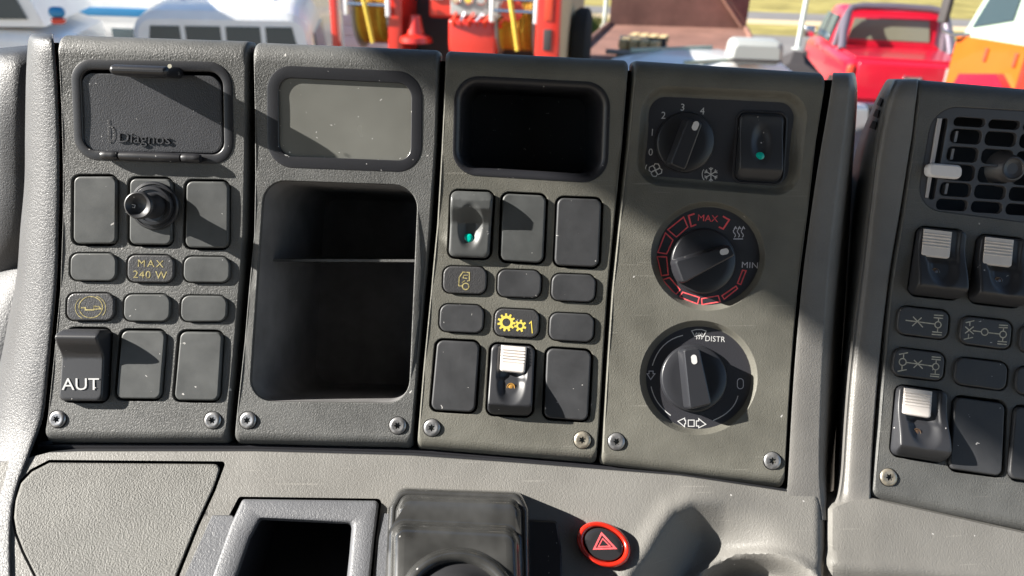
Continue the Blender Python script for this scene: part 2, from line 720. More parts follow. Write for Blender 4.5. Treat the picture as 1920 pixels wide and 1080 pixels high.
def circ(cx, cy, r, n=24, a0=0, a1=360, ry=None):
    ry = ry or r
    full = abs(a1 - a0) >= 360
    m = n if full else n + 1
    return [(cx + r * math.cos(rad(a0 + (a1 - a0) * k / n)), cy + ry * math.sin(rad(a0 + (a1 - a0) * k / n))) for k in range(m)]


def rot_pts(pts, cx, cy, deg):
    c, s = math.cos(rad(deg)), math.sin(rad(deg))
    return [(cx + (x - cx) * c - (y - cy) * s, cy + (x - cx) * s + (y - cy) * c) for x, y in pts]


def text_mb(s, cx, cy, cap, fn, deg=0.0, sx=1.0, space=1.0, bold=0.0, shear=0.0, relief=None):
    """lettering centred on a photograph pixel, cap height in pixels"""
    cu = bpy.data.curves.new('t', 'FONT')
    cu.body = s
    cu.align_x = 'CENTER'
    cu.space_character = space
    cu.resolution_u = 3
    cu.extrude = 0.02 if relief else 0.0
    ob = bpy.data.objects.new('t', cu)
    col.objects.link(ob)
    dg = bpy.context.evaluated_depsgraph_get()
    me = ob.evaluated_get(dg).to_mesh()
    vv = [v.co.copy() for v in me.vertices]
    ff = [tuple(p.vertices) for p in me.polygons]
    ob.evaluated_get(dg).to_mesh_clear()
    bpy.data.objects.remove(ob)
    bpy.data.curves.remove(cu)
    k = cap / 0.69
    mb = MB()
    c, sn = math.cos(rad(deg)), math.sin(rad(deg))
    pts = []
    for v in vv:
        x, y = (v.x + shear * v.y) * k * sx, -(v.y - 0.345) * k
        q = (cx + x * c - y * sn, cy + x * sn + y * c)
        pts.append(PB(*q, relief[1] if v.z > 0 else relief[0]) if relief else fn(*q))
    ids = mb.add(pts)
    mb.f += [tuple(ids[i] for i in f) for f in ff]
    return mb


# ------------------------------------------------------------------ dashboard housing
dash = thing('dashboard', C(760, 860), 'grey moulded dashboard housing around the four control panels', 'dashboard')

# shell behind the panels: dark box, open to the front
mb = MB()
ol = offset([P(*p) for p in [(101, 72), (111, 200), (114, 400), (99, 650), (79, 826), (430, 828), (775, 838), (1118, 866), (1470, 912), (1486, 700), (1520, 400), (1552, 143), (1190, 120), (830, 102), (465, 84)]], 2.5 * mm)
mb.loft([[B(u, v, -9 * mm) for u, v in ol], [B(u, v, -150 * mm) for u, v in ol]], cap1=True)
part('housing_shell', mb, M['dark'], dash)

# left bolster: a quarter round turned to the driver
rowsL = [(63, 62, 66, 80, 92, 98), (70, 55, 60, 74, 90, 98), (90, 52, 57, 72, 92, 101), (150, 49, 55, 74, 96, 106), (250, 47, 55, 78, 100, 110), (340, 46, 54, 78, 100, 111), (430, 38, 48, 74, 98, 109),
         (520, 31, 42, 68, 95, 106), (600, 16, 32, 62, 88, 99), (690, -2, 18, 50, 78, 90), (780, -24, -2, 34, 66, 80), (850, -44, -20, 16, 44, 56), (950, -70, -46, -12, 14, 24), (1100, -90, -60, -20, 12, 22), (1200, -90, -50, -10, 30, 42)]
hs = (-26 * mm, -9 * mm, -2 * mm, 0.0, -0.5 * mm)
mb = MB()
rows = []
for i, (y, *xs) in enumerate(rowsL):
    row = []
    lift = max(0, (y - 820)) * S * 0.38
    top = 12 * mm if i == 0 else (3 * mm if i == 1 else 0)
    # back edge first, then a rounded section through the given points
    row.append(PB(xs[0] + 14, y, -60 * mm))
    for x, h in zip(xs, hs):
        row.append(PB(x, y, h - top + lift))
    row.append(PB(xs[-1] + 1, y + 1, -4 * mm + lift))
    row.append(PB(xs[-1] + 2, y + 1, -16 * mm + lift))
    rows.append(row)


def smooth_rows(rows, n=4):
    """Catmull-Rom through every row, then between the rows"""
    def cr(p, m):
        out = []
        for i in range(len(p) - 1):
            a, b, c, d = p[max(i - 1, 0)], p[i], p[i + 1], p[min(i + 2, len(p) - 1)]
            for k in range(m):
                t = k / m
                out.append(0.5 * ((2 * b) + (c - a) * t + (2 * a - 5 * b + 4 * c - d) * t * t + (3 * b - a - 3 * c + d) * t ** 3))
        out.append(p[-1])
        return out
    r2 = [cr(r, n) for r in rows]
    cols = [cr([r[i] for r in r2], n) for i in range(len(r2[0]))]
    return [[c[j] for c in cols] for j in range(len(cols[0]))]


mb.grid(smooth_rows(rows))
part('left_bolster', mb, M['bolster'], dash, 'lit rounded bolster at the left end of the panels', smooth=60)

# rib right of the heater panel
rowsR = [(136, 1564, 1578, 1587, 1595, 1600), (141, 1563, 1581, 1592, 1600, 1604), (160, 1561, 1584, 1596, 1604, 1607), (200, 1555, 1580, 1593, 1603, 1607), (300, 1538, 1567, 1581, 1593, 1600), (400, 1523, 1555, 1569, 1582, 1594),
         (500, 1510, 1545, 1558, 1572, 1588), (600, 1500, 1538, 1550, 1563, 1582), (700, 1492, 1533, 1544, 1556, 1576), (800, 1486, 1530, 1540, 1551, 1568), (880, 1482, 1529, 1538, 1548, 1560), (935, 1479, 1531, 1541, 1549, 1557), (975, 1470, 1535, 1546, 1552, 1556)]
rows = []
for i, (y, *xs) in enumerate(rowsR):
    top = 10 * mm if i == 0 else (3 * mm if i == 1 else 0)
    lift = 0.0
    hh = (0, 0, -1.2 * mm, -9 * mm, -45 * mm)
    row = [PB(xs[0] - 2, y, -16 * mm), PB(xs[0] - 1, y, -3 * mm - top + lift)]
    row += [PB(x, y, h - top + lift) for x, h in zip(xs, hh)]
    if y > 930:                                  # the rib runs out into the shelf
        d_ = -0.35 * mm if y < 960 else -1.5 * mm
        row = [C(xs[0] - 8, y, d_ - 3 * mm), C(xs[0] - 4, y, d_ - 0.8 * mm)] + [C(x, y, d_ + o_) for x, o_ in zip(xs, (0, 0, -0.8 * mm, -5 * mm, -30 * mm))]
    rows.append(row)
mb = MB()
mb.grid(smooth_rows(rows, 4))
part('right_rib', mb, M['rib'], dash, 'narrow moulded rib right of the heater panel', smooth=60)

# wall at the back of the gap right of the rib
mb = MB()
mb.grid([[PB(x, y, -60 * mm) for x in (1545, 1580, 1600, 1660)] for y in (330, 450, 600, 800, 960, 1100)])
part('gap_lining', mb, M['dark'], dash)

# dark backing behind the outer grooves


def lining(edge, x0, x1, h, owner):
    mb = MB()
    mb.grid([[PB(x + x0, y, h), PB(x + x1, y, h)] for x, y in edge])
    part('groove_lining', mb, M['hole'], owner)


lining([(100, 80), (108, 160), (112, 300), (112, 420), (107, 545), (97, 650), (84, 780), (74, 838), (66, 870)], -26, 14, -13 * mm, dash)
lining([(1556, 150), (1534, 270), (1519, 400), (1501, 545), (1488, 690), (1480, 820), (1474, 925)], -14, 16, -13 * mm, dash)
# console shelf with a shallow hand recess at the right
RIM = [(1170, 1120), (1182, 1075), (1212, 1035), (1238, 990), (1262, 957), (1300, 940), (1360, 938), (1440, 950), (1520, 975)]
PADO = [(92, 862), (424, 865), (404, 920), (374, 985), (338, 1075), (300, 1180), (120, 1180), (66, 1088), (40, 1036), (26, 1000), (21, 970), (24, 938), (35, 903), (57, 880)]
TRAYO = [(448, 931), (716, 935), (706, 1010), (690, 1180), (330, 1180), (392, 1060), (430, 965)]


def segdist(p, a, b):
    ax, ay = a
    dx, dy = b[0] - ax, b[1] - ay
    t = max(0, min(1, ((p[0] - ax) * dx + (p[1] - ay) * dy) / (dx * dx + dy * dy)))
    return math.hypot(p[0] - ax - t * dx, p[1] - ay - t * dy)


RIMPOLY = RIM + [(1620, 975), (1620, 1300), (1170, 1300)]


def sstep(a, b, x):
    t = max(0, min(1, (x - a) / (b - a)))
    return t * t * (3 - 2 * t)


def hump(px, py):
    s = min(segdist((px, py), a, b) for a, b in zip(RIM, RIM[1:]))
    if not inside((px, py), RIMPOLY):
        s = -s
    side = 1 - sstep(1300, 1500, px - 0.35 * (py - 1000))        # the recess runs out to the right
    d = 1.8 * mm * math.exp(-((s + 6) / 20) ** 2) * side
    d -= 15 * mm * sstep(-4, 88, s) * side
    e = math.hypot((px - 1420) / 140, (py - 1150) / 112)          # round cup at the bottom with a raised lip
    d -= 16 * mm * (1 - sstep(0.62, 0.98, e))
    d += 2.2 * mm * math.exp(-((e - 1.02) / 0.07) ** 2)
    d -= 6 * mm * sstep(1526, 1552, px) ** 2
    return d


mb = MB()
outer = [(px, lerp_tab(YTOP, px)) for px in range(150, 1500, 25)] + [(1500, 926), (1530, 930), (1546, 950), (1549, 975), (1546, 1020), (1540, 1060), (1538, 1200), (-130, 1200), (-130, 880), (40, 862), (90, 849)]
outer = outer[::-1]
padh = [p for p in fillet(PADO[::-1], 6, 4)]
trayh = [p for p in fillet(TRAYO[::-1], 8, 4)]
sheet(mb, densify(outer, 14), [densify(padh, 16), densify(trayh, 16)], 7, lambda x, y: C(x, y, hump(x, y)))
dn = densify(outer, 14)
mb.loft([[C(x, y, hump(x, y)) for x, y in dn], [C(x, y, hump(x, y)) - Vector((0, 0, 1.2 * mm)) for x, y in dn]])
part('console_shelf', mb, M['console'], dash, 'pale sunlit console shelf below the panels', smooth=50)
mb = MB()
mb.loft([[C(x, y, hump(x, y)) - Vector((0, 0, 1.1 * mm)) for x, y in dn], [C(x, y, hump(x, y)) - Vector((0, 0, 16 * mm)) for x, y in dn]])
for hl in (padh, trayh):
    dn = densify(hl, 16)
    mb.loft([[C(x, y, 0) for x, y in dn], [C(x, y, 0) - Vector((0, 0, 9 * mm)) for x, y in dn]])
part('console_dark_walls', mb, M['dark'], dash, smooth=50)  # gap walls coloured dark in place of shade
mb = MB()
mb.poly([C(x, y, -9 * mm) for x, y in [(-100, 850), (440, 850), (330, 1190), (-100, 1190)]])
part('pad_well', mb, M['dark'], dash)
# dark strip added to stand for the shade in the gap under the panels
mb = MB()
xs = list(range(70, 1490, 20))


def ybot(px):
    return lerp_tab([(60, 831), (420, 832), (770, 841), (1116, 870), (1475, 918)], px)


mb.grid([[PB(x, ybot(x) - 34, -15.5 * mm) for x in xs], [PB(x, ybot(x) - 6, -14 * mm) for x in xs], [PB(x, ybot(x) - 3, -7 * mm) for x in xs], [PB(x, ybot(x) + 3, -5.0 * mm) for x in xs], [PB(x, ybot(x) + 9, -5.5 * mm) for x in xs], [PB(x, ybot(x) + 22, -9 * mm) for x in xs], [PB(x, ybot(x) + 22, -30 * mm) for x in xs]])
part('gap_shade_strip', mb, M['gap_shade'], dash)
# flange between the pad and the tray
mb = MB()
sheet(mb, densify(fillet(offset(TRAYO[::-1] if area(TRAYO[::-1]) > 0 else TRAYO, -12), 8, 4), 30), [densify(fillet([(489, 975), (660, 983), (655, 1040), (640, 1175), (412, 1175), (444, 1085), (470, 1010)][::-1], 6, 3), 30)], 40, lambda x, y: C(x, y, -8.5 * mm))
part('tray_lining', mb, M['hole'], dash)
mb = MB()
fl = [(398, 966), (441, 966), (392, 1100), (360, 1180), (300, 1180), (344, 1085)]
fo = fillet([p for p in fl][::-1], 5, 4)
mb.loft([[C(x, y, -8 * mm) for x, y in fo], [C(x, y, 0.8 * mm) for x, y in fo], [C(420 + (x - 420) * 1.0, y + (2 if y < 1000 else 0), 1.8 * mm) for x, y in fo]], cap1=True)
part('tray_flange', mb, M['flange'], dash)
mb = MB()
fl = [(716, 962), (732, 964), (722, 1180), (692, 1180)]
fo = fillet(fl[::-1], 3, 3)
mb.loft([[C(x, y, -8 * mm) for x, y in fo], [C(x, y, 0.6 * mm) for x, y in fo]], cap1=True)
part('tray_flange', mb, M['flange'], dash)

# ------------------------------------------------------------------ passenger-side housing
pas = thing('passenger_dashboard', C(1700, 970), 'grey dashboard housing around the vent panel at the right edge', 'dashboard')
rowsP = [(148, 1668, 1680, 1690, 1702, 1714, 1720), (152, 1661, 1673, 1684, 1697, 1713, 1721), (175, 1648, 1661, 1673, 1686, 1712, 1719), (205, 1634, 1651, 1663, 1676, 1709, 1715), (250, 1616, 1642, 1653, 1665, 1703, 1710), (300, 1601, 1635, 1645, 1657, 1696, 1702),
         (400, 1590, 1623, 1633, 1645, 1680, 1686), (500, 1584, 1611, 1622, 1634, 1663, 1669), (600, 1579, 1599, 1610, 1622, 1650, 1656), (700, 1572, 1588, 1599, 1611, 1640, 1646), (800, 1564, 1580, 1591, 1603, 1632, 1638),
         (880, 1560, 1575, 1586, 1598, 1627, 1633), (925, 1556, 1568, 1582, 1595, 1625, 1632), (950, 1552, 1560, 1577, 1592, 1624, 1631), (985, 1550, 1557, 1574, 1592, 1624, 1632)]
rows = []
for i, (y, *xs) in enumerate(rowsP):
    top = 9 * mm if i == 0 else (3 * mm if i == 1 else 0)
    lift = 0.0
    hh = (-60 * mm, -8 * mm, -2 * mm, 0, 0, -0.6 * mm)
    row = [PB(x, y, h - top + lift) for x, h in zip(xs, hh)]
    row += [PB(xs[-1] + 1, y, -5 * mm - top), PB(xs[-1] + 2, y, -15 * mm - top)]
    if y > 930:
        d_ = -0.35 * mm if y < 970 else -1.5 * mm
        row = [C(x, y, d_ + o_) for x, o_ in zip(xs, (-40 * mm, -6 * mm, -1.2 * mm, 0, 0, -0.3 * mm))] + [C(xs[-1] + 5, y, d_ - 1 * mm), C(xs[-1] + 10, y, d_ - 3 * mm)]
    rows.append(row)
mb = MB()
mb.grid(smooth_rows(rows, 4))
part('left_rib', mb, M['rib'], pas, 'rounded rib left of the vent panel', smooth=60)
# slots in the rib's flank


def flank(y, t):
    x0 = lerp_tab([(r_[0], r_[1]) for r_ in rowsP], y)
    x1 = lerp_tab([(r_[0], r_[2]) for r_ in rowsP], y)
    return PB(x0 + (x1 - x0) * t, y, (-60 + 52 * t) * mm) + Vector((-0.0016, 0.0, 0.0030))


for y0 in (186, 207, 229):
    mb = MB()
    sl = [flank(y0, 0.62), flank(y0 + 3, 0.99), flank(y0 + 17, 0.97), flank(y0 + 13, 0.50)]
    mb.loft([sl, [p + Vector((-0.0006, 0, 0.0006)) for p in sl]], cap1=True)
    part('air_slot', mb, M['hole'], pas)
mb = MB()
outer = [(1553, 955), (1600, 938), (1640, 936)] + [(px, lerp_tab(YTOP, px)) for px in range(1660, 2300, 30)] + [(2300, 1300), (1548, 1300), (1543, 1075), (1546, 1050), (1552, 1010)]
outer = outer[::-1]


def hump2(px, py):
    d = -6 * mm * (1 - sstep(1541, 1572, px)) ** 2
    b = 1052 + (px - 1545) * 0.085
    d += 1.6 * mm * math.exp(-((py - b) / 12) ** 2) - 9 * mm * sstep(b + 6, b + 60, py)
    return d


dn = densify(outer, 14)
sheet(mb, dn, [], 12, lambda x, y: C(x, y, hump2(x, y)))
mb.loft([[C(x, y, hump2(x, y)) for x, y in dn], [C(x, y, hump2(x, y)) - Vector((0, 0, 18 * mm)) for x, y in dn]])
part('console_shelf', mb, M['console'], pas, 'pale sunlit shelf under the vent panel', smooth=50)
mb = MB()
ol = [P(*p) for p in [(1716, 160), (1700, 300), (1660, 600), (1642, 925), (1900, 990), (2200, 1055), (2260, 200)]]
ol = offset(ol, 2 * mm)
mb.loft([[B(u, v, -10 * mm) for u, v in ol], [B(u, v, -34 * mm) for u, v in ol]], cap1=True)
part('housing_shell', mb, M['dark'], pas)

# ------------------------------------------------------------------ control panels
L1 = [(101, 64), (106, 105), (111, 200), (114, 310), (114, 400), (109, 545), (99, 650), (86, 780), (77, 831)]
R1 = [(463, 76), (463, 200), (462, 300), (459, 440), (451, 545), (443, 640), (430, 780), (425, 832)]
L2 = [(471, 78), (474, 200), (475, 330), (473, 440), (463, 545), (455, 640), (440, 780), (435, 833)]
R2 = [(824, 93), (819, 270), (809, 420), (798, 545), (785, 690), (776, 800), (772, 841)]
L3 = [(834, 94), (829, 200), (825, 280), (817, 420), (805, 545), (792, 680), (782, 800), (779, 842)]
R3 = [(1182, 112), (1169, 270), (1154, 420), (1142, 545), (1133, 680), (1126, 800), (1120, 870)]
L4 = [(1190, 112), (1175, 270), (1158, 420), (1145, 545), (1136, 680), (1129, 800), (1126, 872)]
R4 = [(1555, 136), (1533, 270), (1518, 400), (1499, 545), (1487, 690), (1479, 820), (1474, 917)]
L5 = [(1725, 147), (1711, 270), (1692, 400), (1669, 540), (1654, 700), (1646, 800), (1637, 900), (1634, 938)]
R5 = [(2140, 183), (2120, 300), (2090, 500), (2060, 750), (2030, 1022)]


def Q(x0, y0, x1, y1, sl=0.0, k=0.0):
    """corners of a box leaning left by sl over its height and dropping by k over its width"""
    return [(x0, y0), (x1, y0 + k), (x1 - sl, y1 + k), (x0 - sl, y1)]


def grow(q, g):
    """push photograph corners outward by g pixels"""
    cx, cy = sum(p[0] for p in q) / 4, sum(p[1] for p in q) / 4
    return [(x + (g if x > cx else -g), y + (g if y > cy else -g)) for x, y in q]


# screw: domed head with a six-lobed socket
def screw_mesh(m):
    mb = MB()
    r = 4.1 * mm
    prof = [(r, -1.5 * mm), (r, 0.2 * mm), (r * .97, 0.6 * mm), (r * .86, 1.0 * mm), (r * .66, 1.25 * mm), (r * .60, 1.22 * mm)]
    n = 36
    rings = [[Vector((a * math.cos(2 * math.pi * k / n), a * math.sin(2 * math.pi * k / n), h)) for k in range(n)] for a, h in prof]
    star = []
    for k in range(n):
        a = 2 * math.pi * k / n
        rr = r * (0.33 + 0.09 * math.cos(6 * a))
        star.append(Vector((rr * math.cos(a), rr * math.sin(a), 1.15 * mm)))
    rings.append(star)
    mb.loft(rings)
    head = finish('screw', mb, m, 40)
    mb = MB()
    s2 = [Vector((p.x, p.y, -0.1 * mm)) for p in star]
    mb.loft([[Vector((p.x, p.y, 1.13 * mm)) for p in star], s2], cap1=True)
    return head, finish('screw_socket', mb, M['hole'], 40)


SCREW = {k: screw_mesh(M[k]) for k in ('screw', 'screw_brass')}


def add_screw(panel, px, py, kind='screw'):
    u, v = P(px, py, 0)
    t = math.atan(KB * v)
    o = bpy.data.objects.new('screw', SCREW[kind][0])
    col.objects.link(o)
    o.parent = panel
    o.location = B(u, v, -0.2 * mm) - BASE[panel.name]
    o.rotation_euler = (t, 0, random.uniform(0, 1))
    s = bpy.data.objects.new('socket', SCREW[kind][1])
    col.objects.link(s)
    s.parent = o
    # flat dark ring on the plate around the head
    g = MB()
    a = [PB(*p, 0.06 * mm) for p in circ(px, py, 17.6, 32)]
    b = [PB(*p, 0.06 * mm) for p in circ(px, py, 15.6, 32)]
    g.loft([a, b])
    part('screw_ring', g, M['hole'], panel)


def blank(panel, q, m='blank', top=1.6 * mm, r=3.2 * mm, label=None):
    return part('blank_button', button_mb(q, top, r), M[m], panel, label)


def small(panel, q, m='blank', name='blank_button', label=None):
    return part(name, button_mb(q, 1.5 * mm, 4.0 * mm, 0.7 * mm), M[m], panel, label)


def rot_box(cx, cy, w, h, deg):
    return rot_pts([(cx - w / 2, cy - h / 2), (cx + w / 2, cy - h / 2), (cx + w / 2, cy + h / 2), (cx - w / 2, cy + h / 2)], cx, cy, deg)


def prt(name, mb, m, parent):
    return part(name, mb, M[m], parent, smooth=0)


# ---- panel 1: diagnostics lid, power socket, switches
p1 = thing('switch_panel', PB(270, 800), 'leftmost control panel with the diagnostics lid, lighter knob and AUT rocker', 'control panel')
b1 = [[(138, 331), (218, 331), (217, 457), (137, 457)], [(243, 335), (322, 336), (321, 459), (242, 458)], [(349, 340), (428, 341), (427, 465), (347, 464)]]
s1 = [[(132, 475), (218, 475), (217, 527), (131, 526)], [(239, 478), (326, 479), (325, 530), (238, 529)], [(345, 481), (431, 482), (430, 530), (343, 529)]]
t1 = [[(126, 550), (214, 550), (213, 601), (124, 601)], [(233, 552), (319, 552), (318, 603), (231, 602)], [(340, 554), (426, 555), (424, 603), (338, 603)]]
aut = [(129, 617), (207, 618), (200, 752), (119, 751)]
m1 = [(228, 620), (310, 621), (300, 748), (217, 747)]
r1 = [(338, 622), (417, 623), (409, 751), (326, 750)]
LID_O = [(131, 110), (435, 116), (438, 309), (139, 299)]
holes = [qhole(grow(q, 6), 4.6 * mm) for q in b1 + [aut, m1, r1]] + [qhole(grow(q, 3.5), 4.8 * mm) for q in s1 + t1] + [qhole(grow(LID_O, -3), 9 * mm, 8)]
part('panel_plate', panel_plate(L1, R1, holes), M['panel'], p1, smooth=30)

# lid frame and lid
mb = MB()
qo = quad(LID_O)
rings = []
for o, h in ((0.8, -6), (0, -0.6), (0, -0.1), (0.15, 0.2), (0.45, 0.32), (3.9, 0.3), (4.3, 0.15), (4.55, -0.2), (4.7, -1.8)):
    rings.append([B(u, v, h * mm) for u, v in rq(qo, o * mm, 10.5 * mm, 9)])
mb.loft(rings)
frame1 = part('lid_frame', mb, M['frame'], p1, 'black frame around the diagnostics lid')
mb = MB()
qi = quad([(152, 136), (414, 142), (418, 288), (155, 283)], -0.6 * mm)
rings = [[B(u, v, h * mm) for u, v in rq(qi, o * mm, 6 * mm, 8)] for o, h in ((-0.2, -3), (0, -0.9), (0.3, -0.55), (0.9, -0.5))]
mb.loft(rings)
sheet(mb, densify(rq(qi, 0.9 * mm, 6 * mm, 8), 5 * mm), [], 6 * mm, lambda u, v: B(u, v, -0.5 * mm))
lid = part('diagnostics_lid', mb, M['lid'], p1, 'black textured lid embossed with a word')
# finger latch: a stubby rounded blade
mb = MB()
lat = quad([(229, 122), (338, 126), (339, 147), (230, 143)], 2 * mm)
rings = []
for o, h in ((-0.1, -1), (0, 9), (0.1, 12.5), (0.5, 14.2), (1.2, 15.2), (2.0, 15.6)):
    rings.append([B(u, v, h * mm) for u, v in rq(lat, o * mm, 2.7 * mm, 6)])
mb.loft(rings, cap1=True)
part('latch', mb, M['frame'], lid)
mb = MB()
disc(mb, 318, 124, 4, 4, face_map(15.75 * mm))  # small pale disc near the right end of the latch
prt('latch_dot', mb, 'olive_print', lid)
# hinge barrel along the lower edge
for (xa, xb) in ((191, 222), (225, 339), (342, 376)):
    mb = MB()
    ya, yb = 291 + (xa - 192) * 0.035, 291 + (xb - 192) * 0.035
    pth = [PB(xa + (xb - xa) * k / 6, ya + (yb - ya) * k / 6, 2.2 * mm) for k in range(7)]
    mb.tube(pth, [1.9 * mm, 2.3 * mm, 2.3 * mm, 2.3 * mm, 2.3 * mm, 2.3 * mm, 1.9 * mm], 12)
    part('hinge', mb, M['frame'], lid)
tm = text_mb('Diagnos', 270, 259, 19, None, 2.5, 1.12, 1.0, relief=(-0.5 * mm, 0.15 * mm))
part('embossed_lettering', tm, M['lid'], lid, smooth=0)
mb = MB()
stroke(mb, [(202, 223), (203, 268)], 2.2, face_map(-0.2 * mm))
stroke(mb, circ(206, 251, 7, 20, -120, 120, 15), 2.2, face_map(-0.2 * mm))
part('embossed_symbol', mb, M['bolster'], lid, smooth=0)

for i, q in enumerate(b1):
    if i != 1:
        blank(p1, q)
part('socket_plate', button_mb(b1[1], 1.6 * mm, 3.2 * mm), M['blank'], p1, 'plate that carries the lighter knob')
# lighter knob: stepped collar, neck and dished cap
cu, cv = P(261, 385, 17 * mm)
mb = MB()
px = S


def ring_at(r, h, n=48):
    return [B(cu + r * S * math.cos(2 * math.pi * k / n), cv + r * S * math.sin(2 * math.pi * k / n), h * mm) for k in range(n)]


mb.loft([ring_at(r, h) for r, h in ((44, 1.0), (45, 2.6), (43, 3.4), (40, 3.6), (39, 3.2), (37, 3.3), (36.5, 4.8), (35, 5.4), (30, 5.6), (29, 5.0), (27, 5.0))], cap1=True)
knob = part('lighter_collar', mb, M['knob'], p1)
mb = MB()
mb.loft([ring_at(r, h) for r, h in ((25, 4.0), (23, 6), (20, 8.5), (19, 11), (20.5, 13), (23.5, 14.6), (25.5, 16.2), (25.8, 17.2), (24.5, 18.2), (22.5, 18.4), (20.5, 17.9), (16, 16.8), (10, 16.2), (4, 16.0))], cap1=True)
knob = part('lighter_knob', mb, M['switch'], p1, 'round black knob standing out of its collar', smooth=60)
mb = MB()
stroke(mb, rot_box(248, 386, 10, 5, 12), 1.3, face_map(16.6 * mm), True)
prt('printed_symbol', mb, 'white_print', knob)
mb = MB()

for q in s1[::2]:
    small(p1, q)
lb = small(p1, s1[1], 'label', 'label_button', 'label button with worn gold lettering')
prt('lettering', text_mb('MAX', 282, 494, 13, face_map(1.62 * mm), 2, 1.1, 1.25, 0.01), 'gold_print', lb)
prt('lettering', text_mb('240 W', 281, 515, 14, face_map(1.62 * mm), 2, 1.05, 1.1, 0.012), 'gold_print', lb)
lb = small(p1, t1[0], 'label', 'label_button', 'label button with a worn gold disc symbol')
mb = MB()
fm = face_map(1.62 * mm)
stroke(mb, circ(170, 576, 22, 36, ry=20), 1.6, fm, True)
stroke(mb, circ(172, 577, 26, 20, -70, 40, 23), 1.2, fm)
stroke(mb, circ(168, 577, 27, 20, 120, 230, 23), 1.2, fm)
stroke(mb, [(152, 577), (160, 577), (160, 581), (176, 581), (176, 574), (186, 575), (188, 579)], 2.4, fm)
stroke(mb, [(176, 580), (190, 579)], 2.0, fm)
prt('printed_symbol', mb, 'gold_print', lb)
for q in t1[1:]:
    small(p1, q)


def aut_h(x, y):
    # y = 1 at the top: high lip, hollow, flatter lower half
    t = max(0, min(1, (y - 0.20) / 0.56))
    t = t + 0.10 * math.sin(2 * math.pi * t) * -0.5
    h = 4.7 + 6.3 * t + 0.3 * y
    if y > 0.80:
        h -= 4.0 * ((y - 0.80) / 0.20) ** 1.3
    return h * mm


mb = scoop_mb(aut, aut_h, 0, 2.6 * mm, 1.0 * mm, e0=0.9, nr=30)
sw = part('rocker_switch', mb, M['switch'], p1, 'black rocker switch reading AUT')
prt('lettering', text_mb('AUT', 151, 720, 22, face_map(4.85 * mm), 0, 1.12, 1.0, 0.0), 'white_print', sw)
mb = MB()
stroke(mb, [(176, 727), (180, 727)], 1.5, face_map(4.85 * mm))
prt('lettering', mb, 'white_print', sw)
blank(p1, m1)
blank(p1, r1)
add_screw(p1, 108, 786)
add_screw(p1, 399, 788)

# ---- panel 2: display and storage pocket
p2 = thing('storage_panel', PB(610, 805), 'control panel with blank grey display above a deep storage pocket', 'control panel')
DISP = [(498, 120), (794, 134), (791, 325), (500, 314)]
POCK = [(492, 336), (785, 346), (767, 758), (463, 754)]
part('panel_plate', panel_plate(L2, R2, [qhole(grow(DISP, -2), 11.5 * mm, 9), qhole(POCK, 11.5 * mm, 8)]), M['panel'], p2, smooth=30)
mb = MB()
qd = quad(DISP)
mb.loft([[B(u, v, h * mm) for u, v in rq(qd, o * mm, 12 * mm, 9)] for o, h in ((0.6, -6), (0.1, -0.6), (0.3, 0.1), (0.8, 0.25), (5.3, -0.2), (5.6, -0.5), (5.75, -2.2))])
fr = part('display_frame', mb, M['frame'], p2, 'black frame around the display')
mb = MB()
qs = quad([(520, 147), (773, 157), (770, 302), (520, 294)], -1 * mm)
ol = rq(qs, -0.3 * mm, 5.5 * mm, 8)
mb.loft([[B(u, v, -3 * mm) for u, v in ol], [B(u, v, -1.3 * mm) for u, v in ol]])
sheet(mb, densify(ol, 5 * mm), [], 6 * mm, lambda u, v: B(u, v, -1.3 * mm))
part('display_screen', mb, M['screen'], p2, 'blank grey screen flecked with lint')
# pocket: drafted walls, back wall and a shelf across
mb = MB()
qp = quad(POCK)
c0 = Vector((sum(p[0] for p in qp) / 4, sum(p[1] for p in qp) / 4))
rings = []
for t, h in ((0.0, -2), (0.02, -12), (0.05, -40), (0.085, -80), (0.10, -92), (0.14, -97)):
    rings.append([B(c0.x + (u - c0.x) * (1 - t), c0.y + (v - c0.y) * (1 - t), h * mm) for u, v in rq(qp, 0.55 * mm, 11.5 * mm, 8)])
mb.loft(rings, cap1=True)
pk = part('storage_pocket', mb, M['pocket'], p2, 'dark storage pocket with a shelf')
mb = MB()
a, b_ = P(508, 488, -16 * mm), P(781, 489, -16 * mm)
ex = 1.5 * mm
for (u0, v0), (u1, v1) in ((a, b_),):
    top = [B(u0 - ex, v0 + .6 * mm, -16 * mm), B(u1 + ex, v1 + .6 * mm, -16 * mm), B(u1 + ex, v1 + 2 * mm, -95 * mm), B(u0 - ex, v0 + 2 * mm, -95 * mm)]
    bot = [B(u0 - ex, v0 - .6 * mm, -16 * mm), B(u1 + ex, v1 - .6 * mm, -16 * mm), B(u1 + ex, v1 - 1 * mm, -95 * mm), B(u0 - ex, v0 - 1 * mm, -95 * mm)]
    mb.loft([top, bot], cap0=True, cap1=True)
part('shelf', mb, M['panel'], pk)
add_screw(p2, 465, 788)
add_screw(p2, 746, 798)

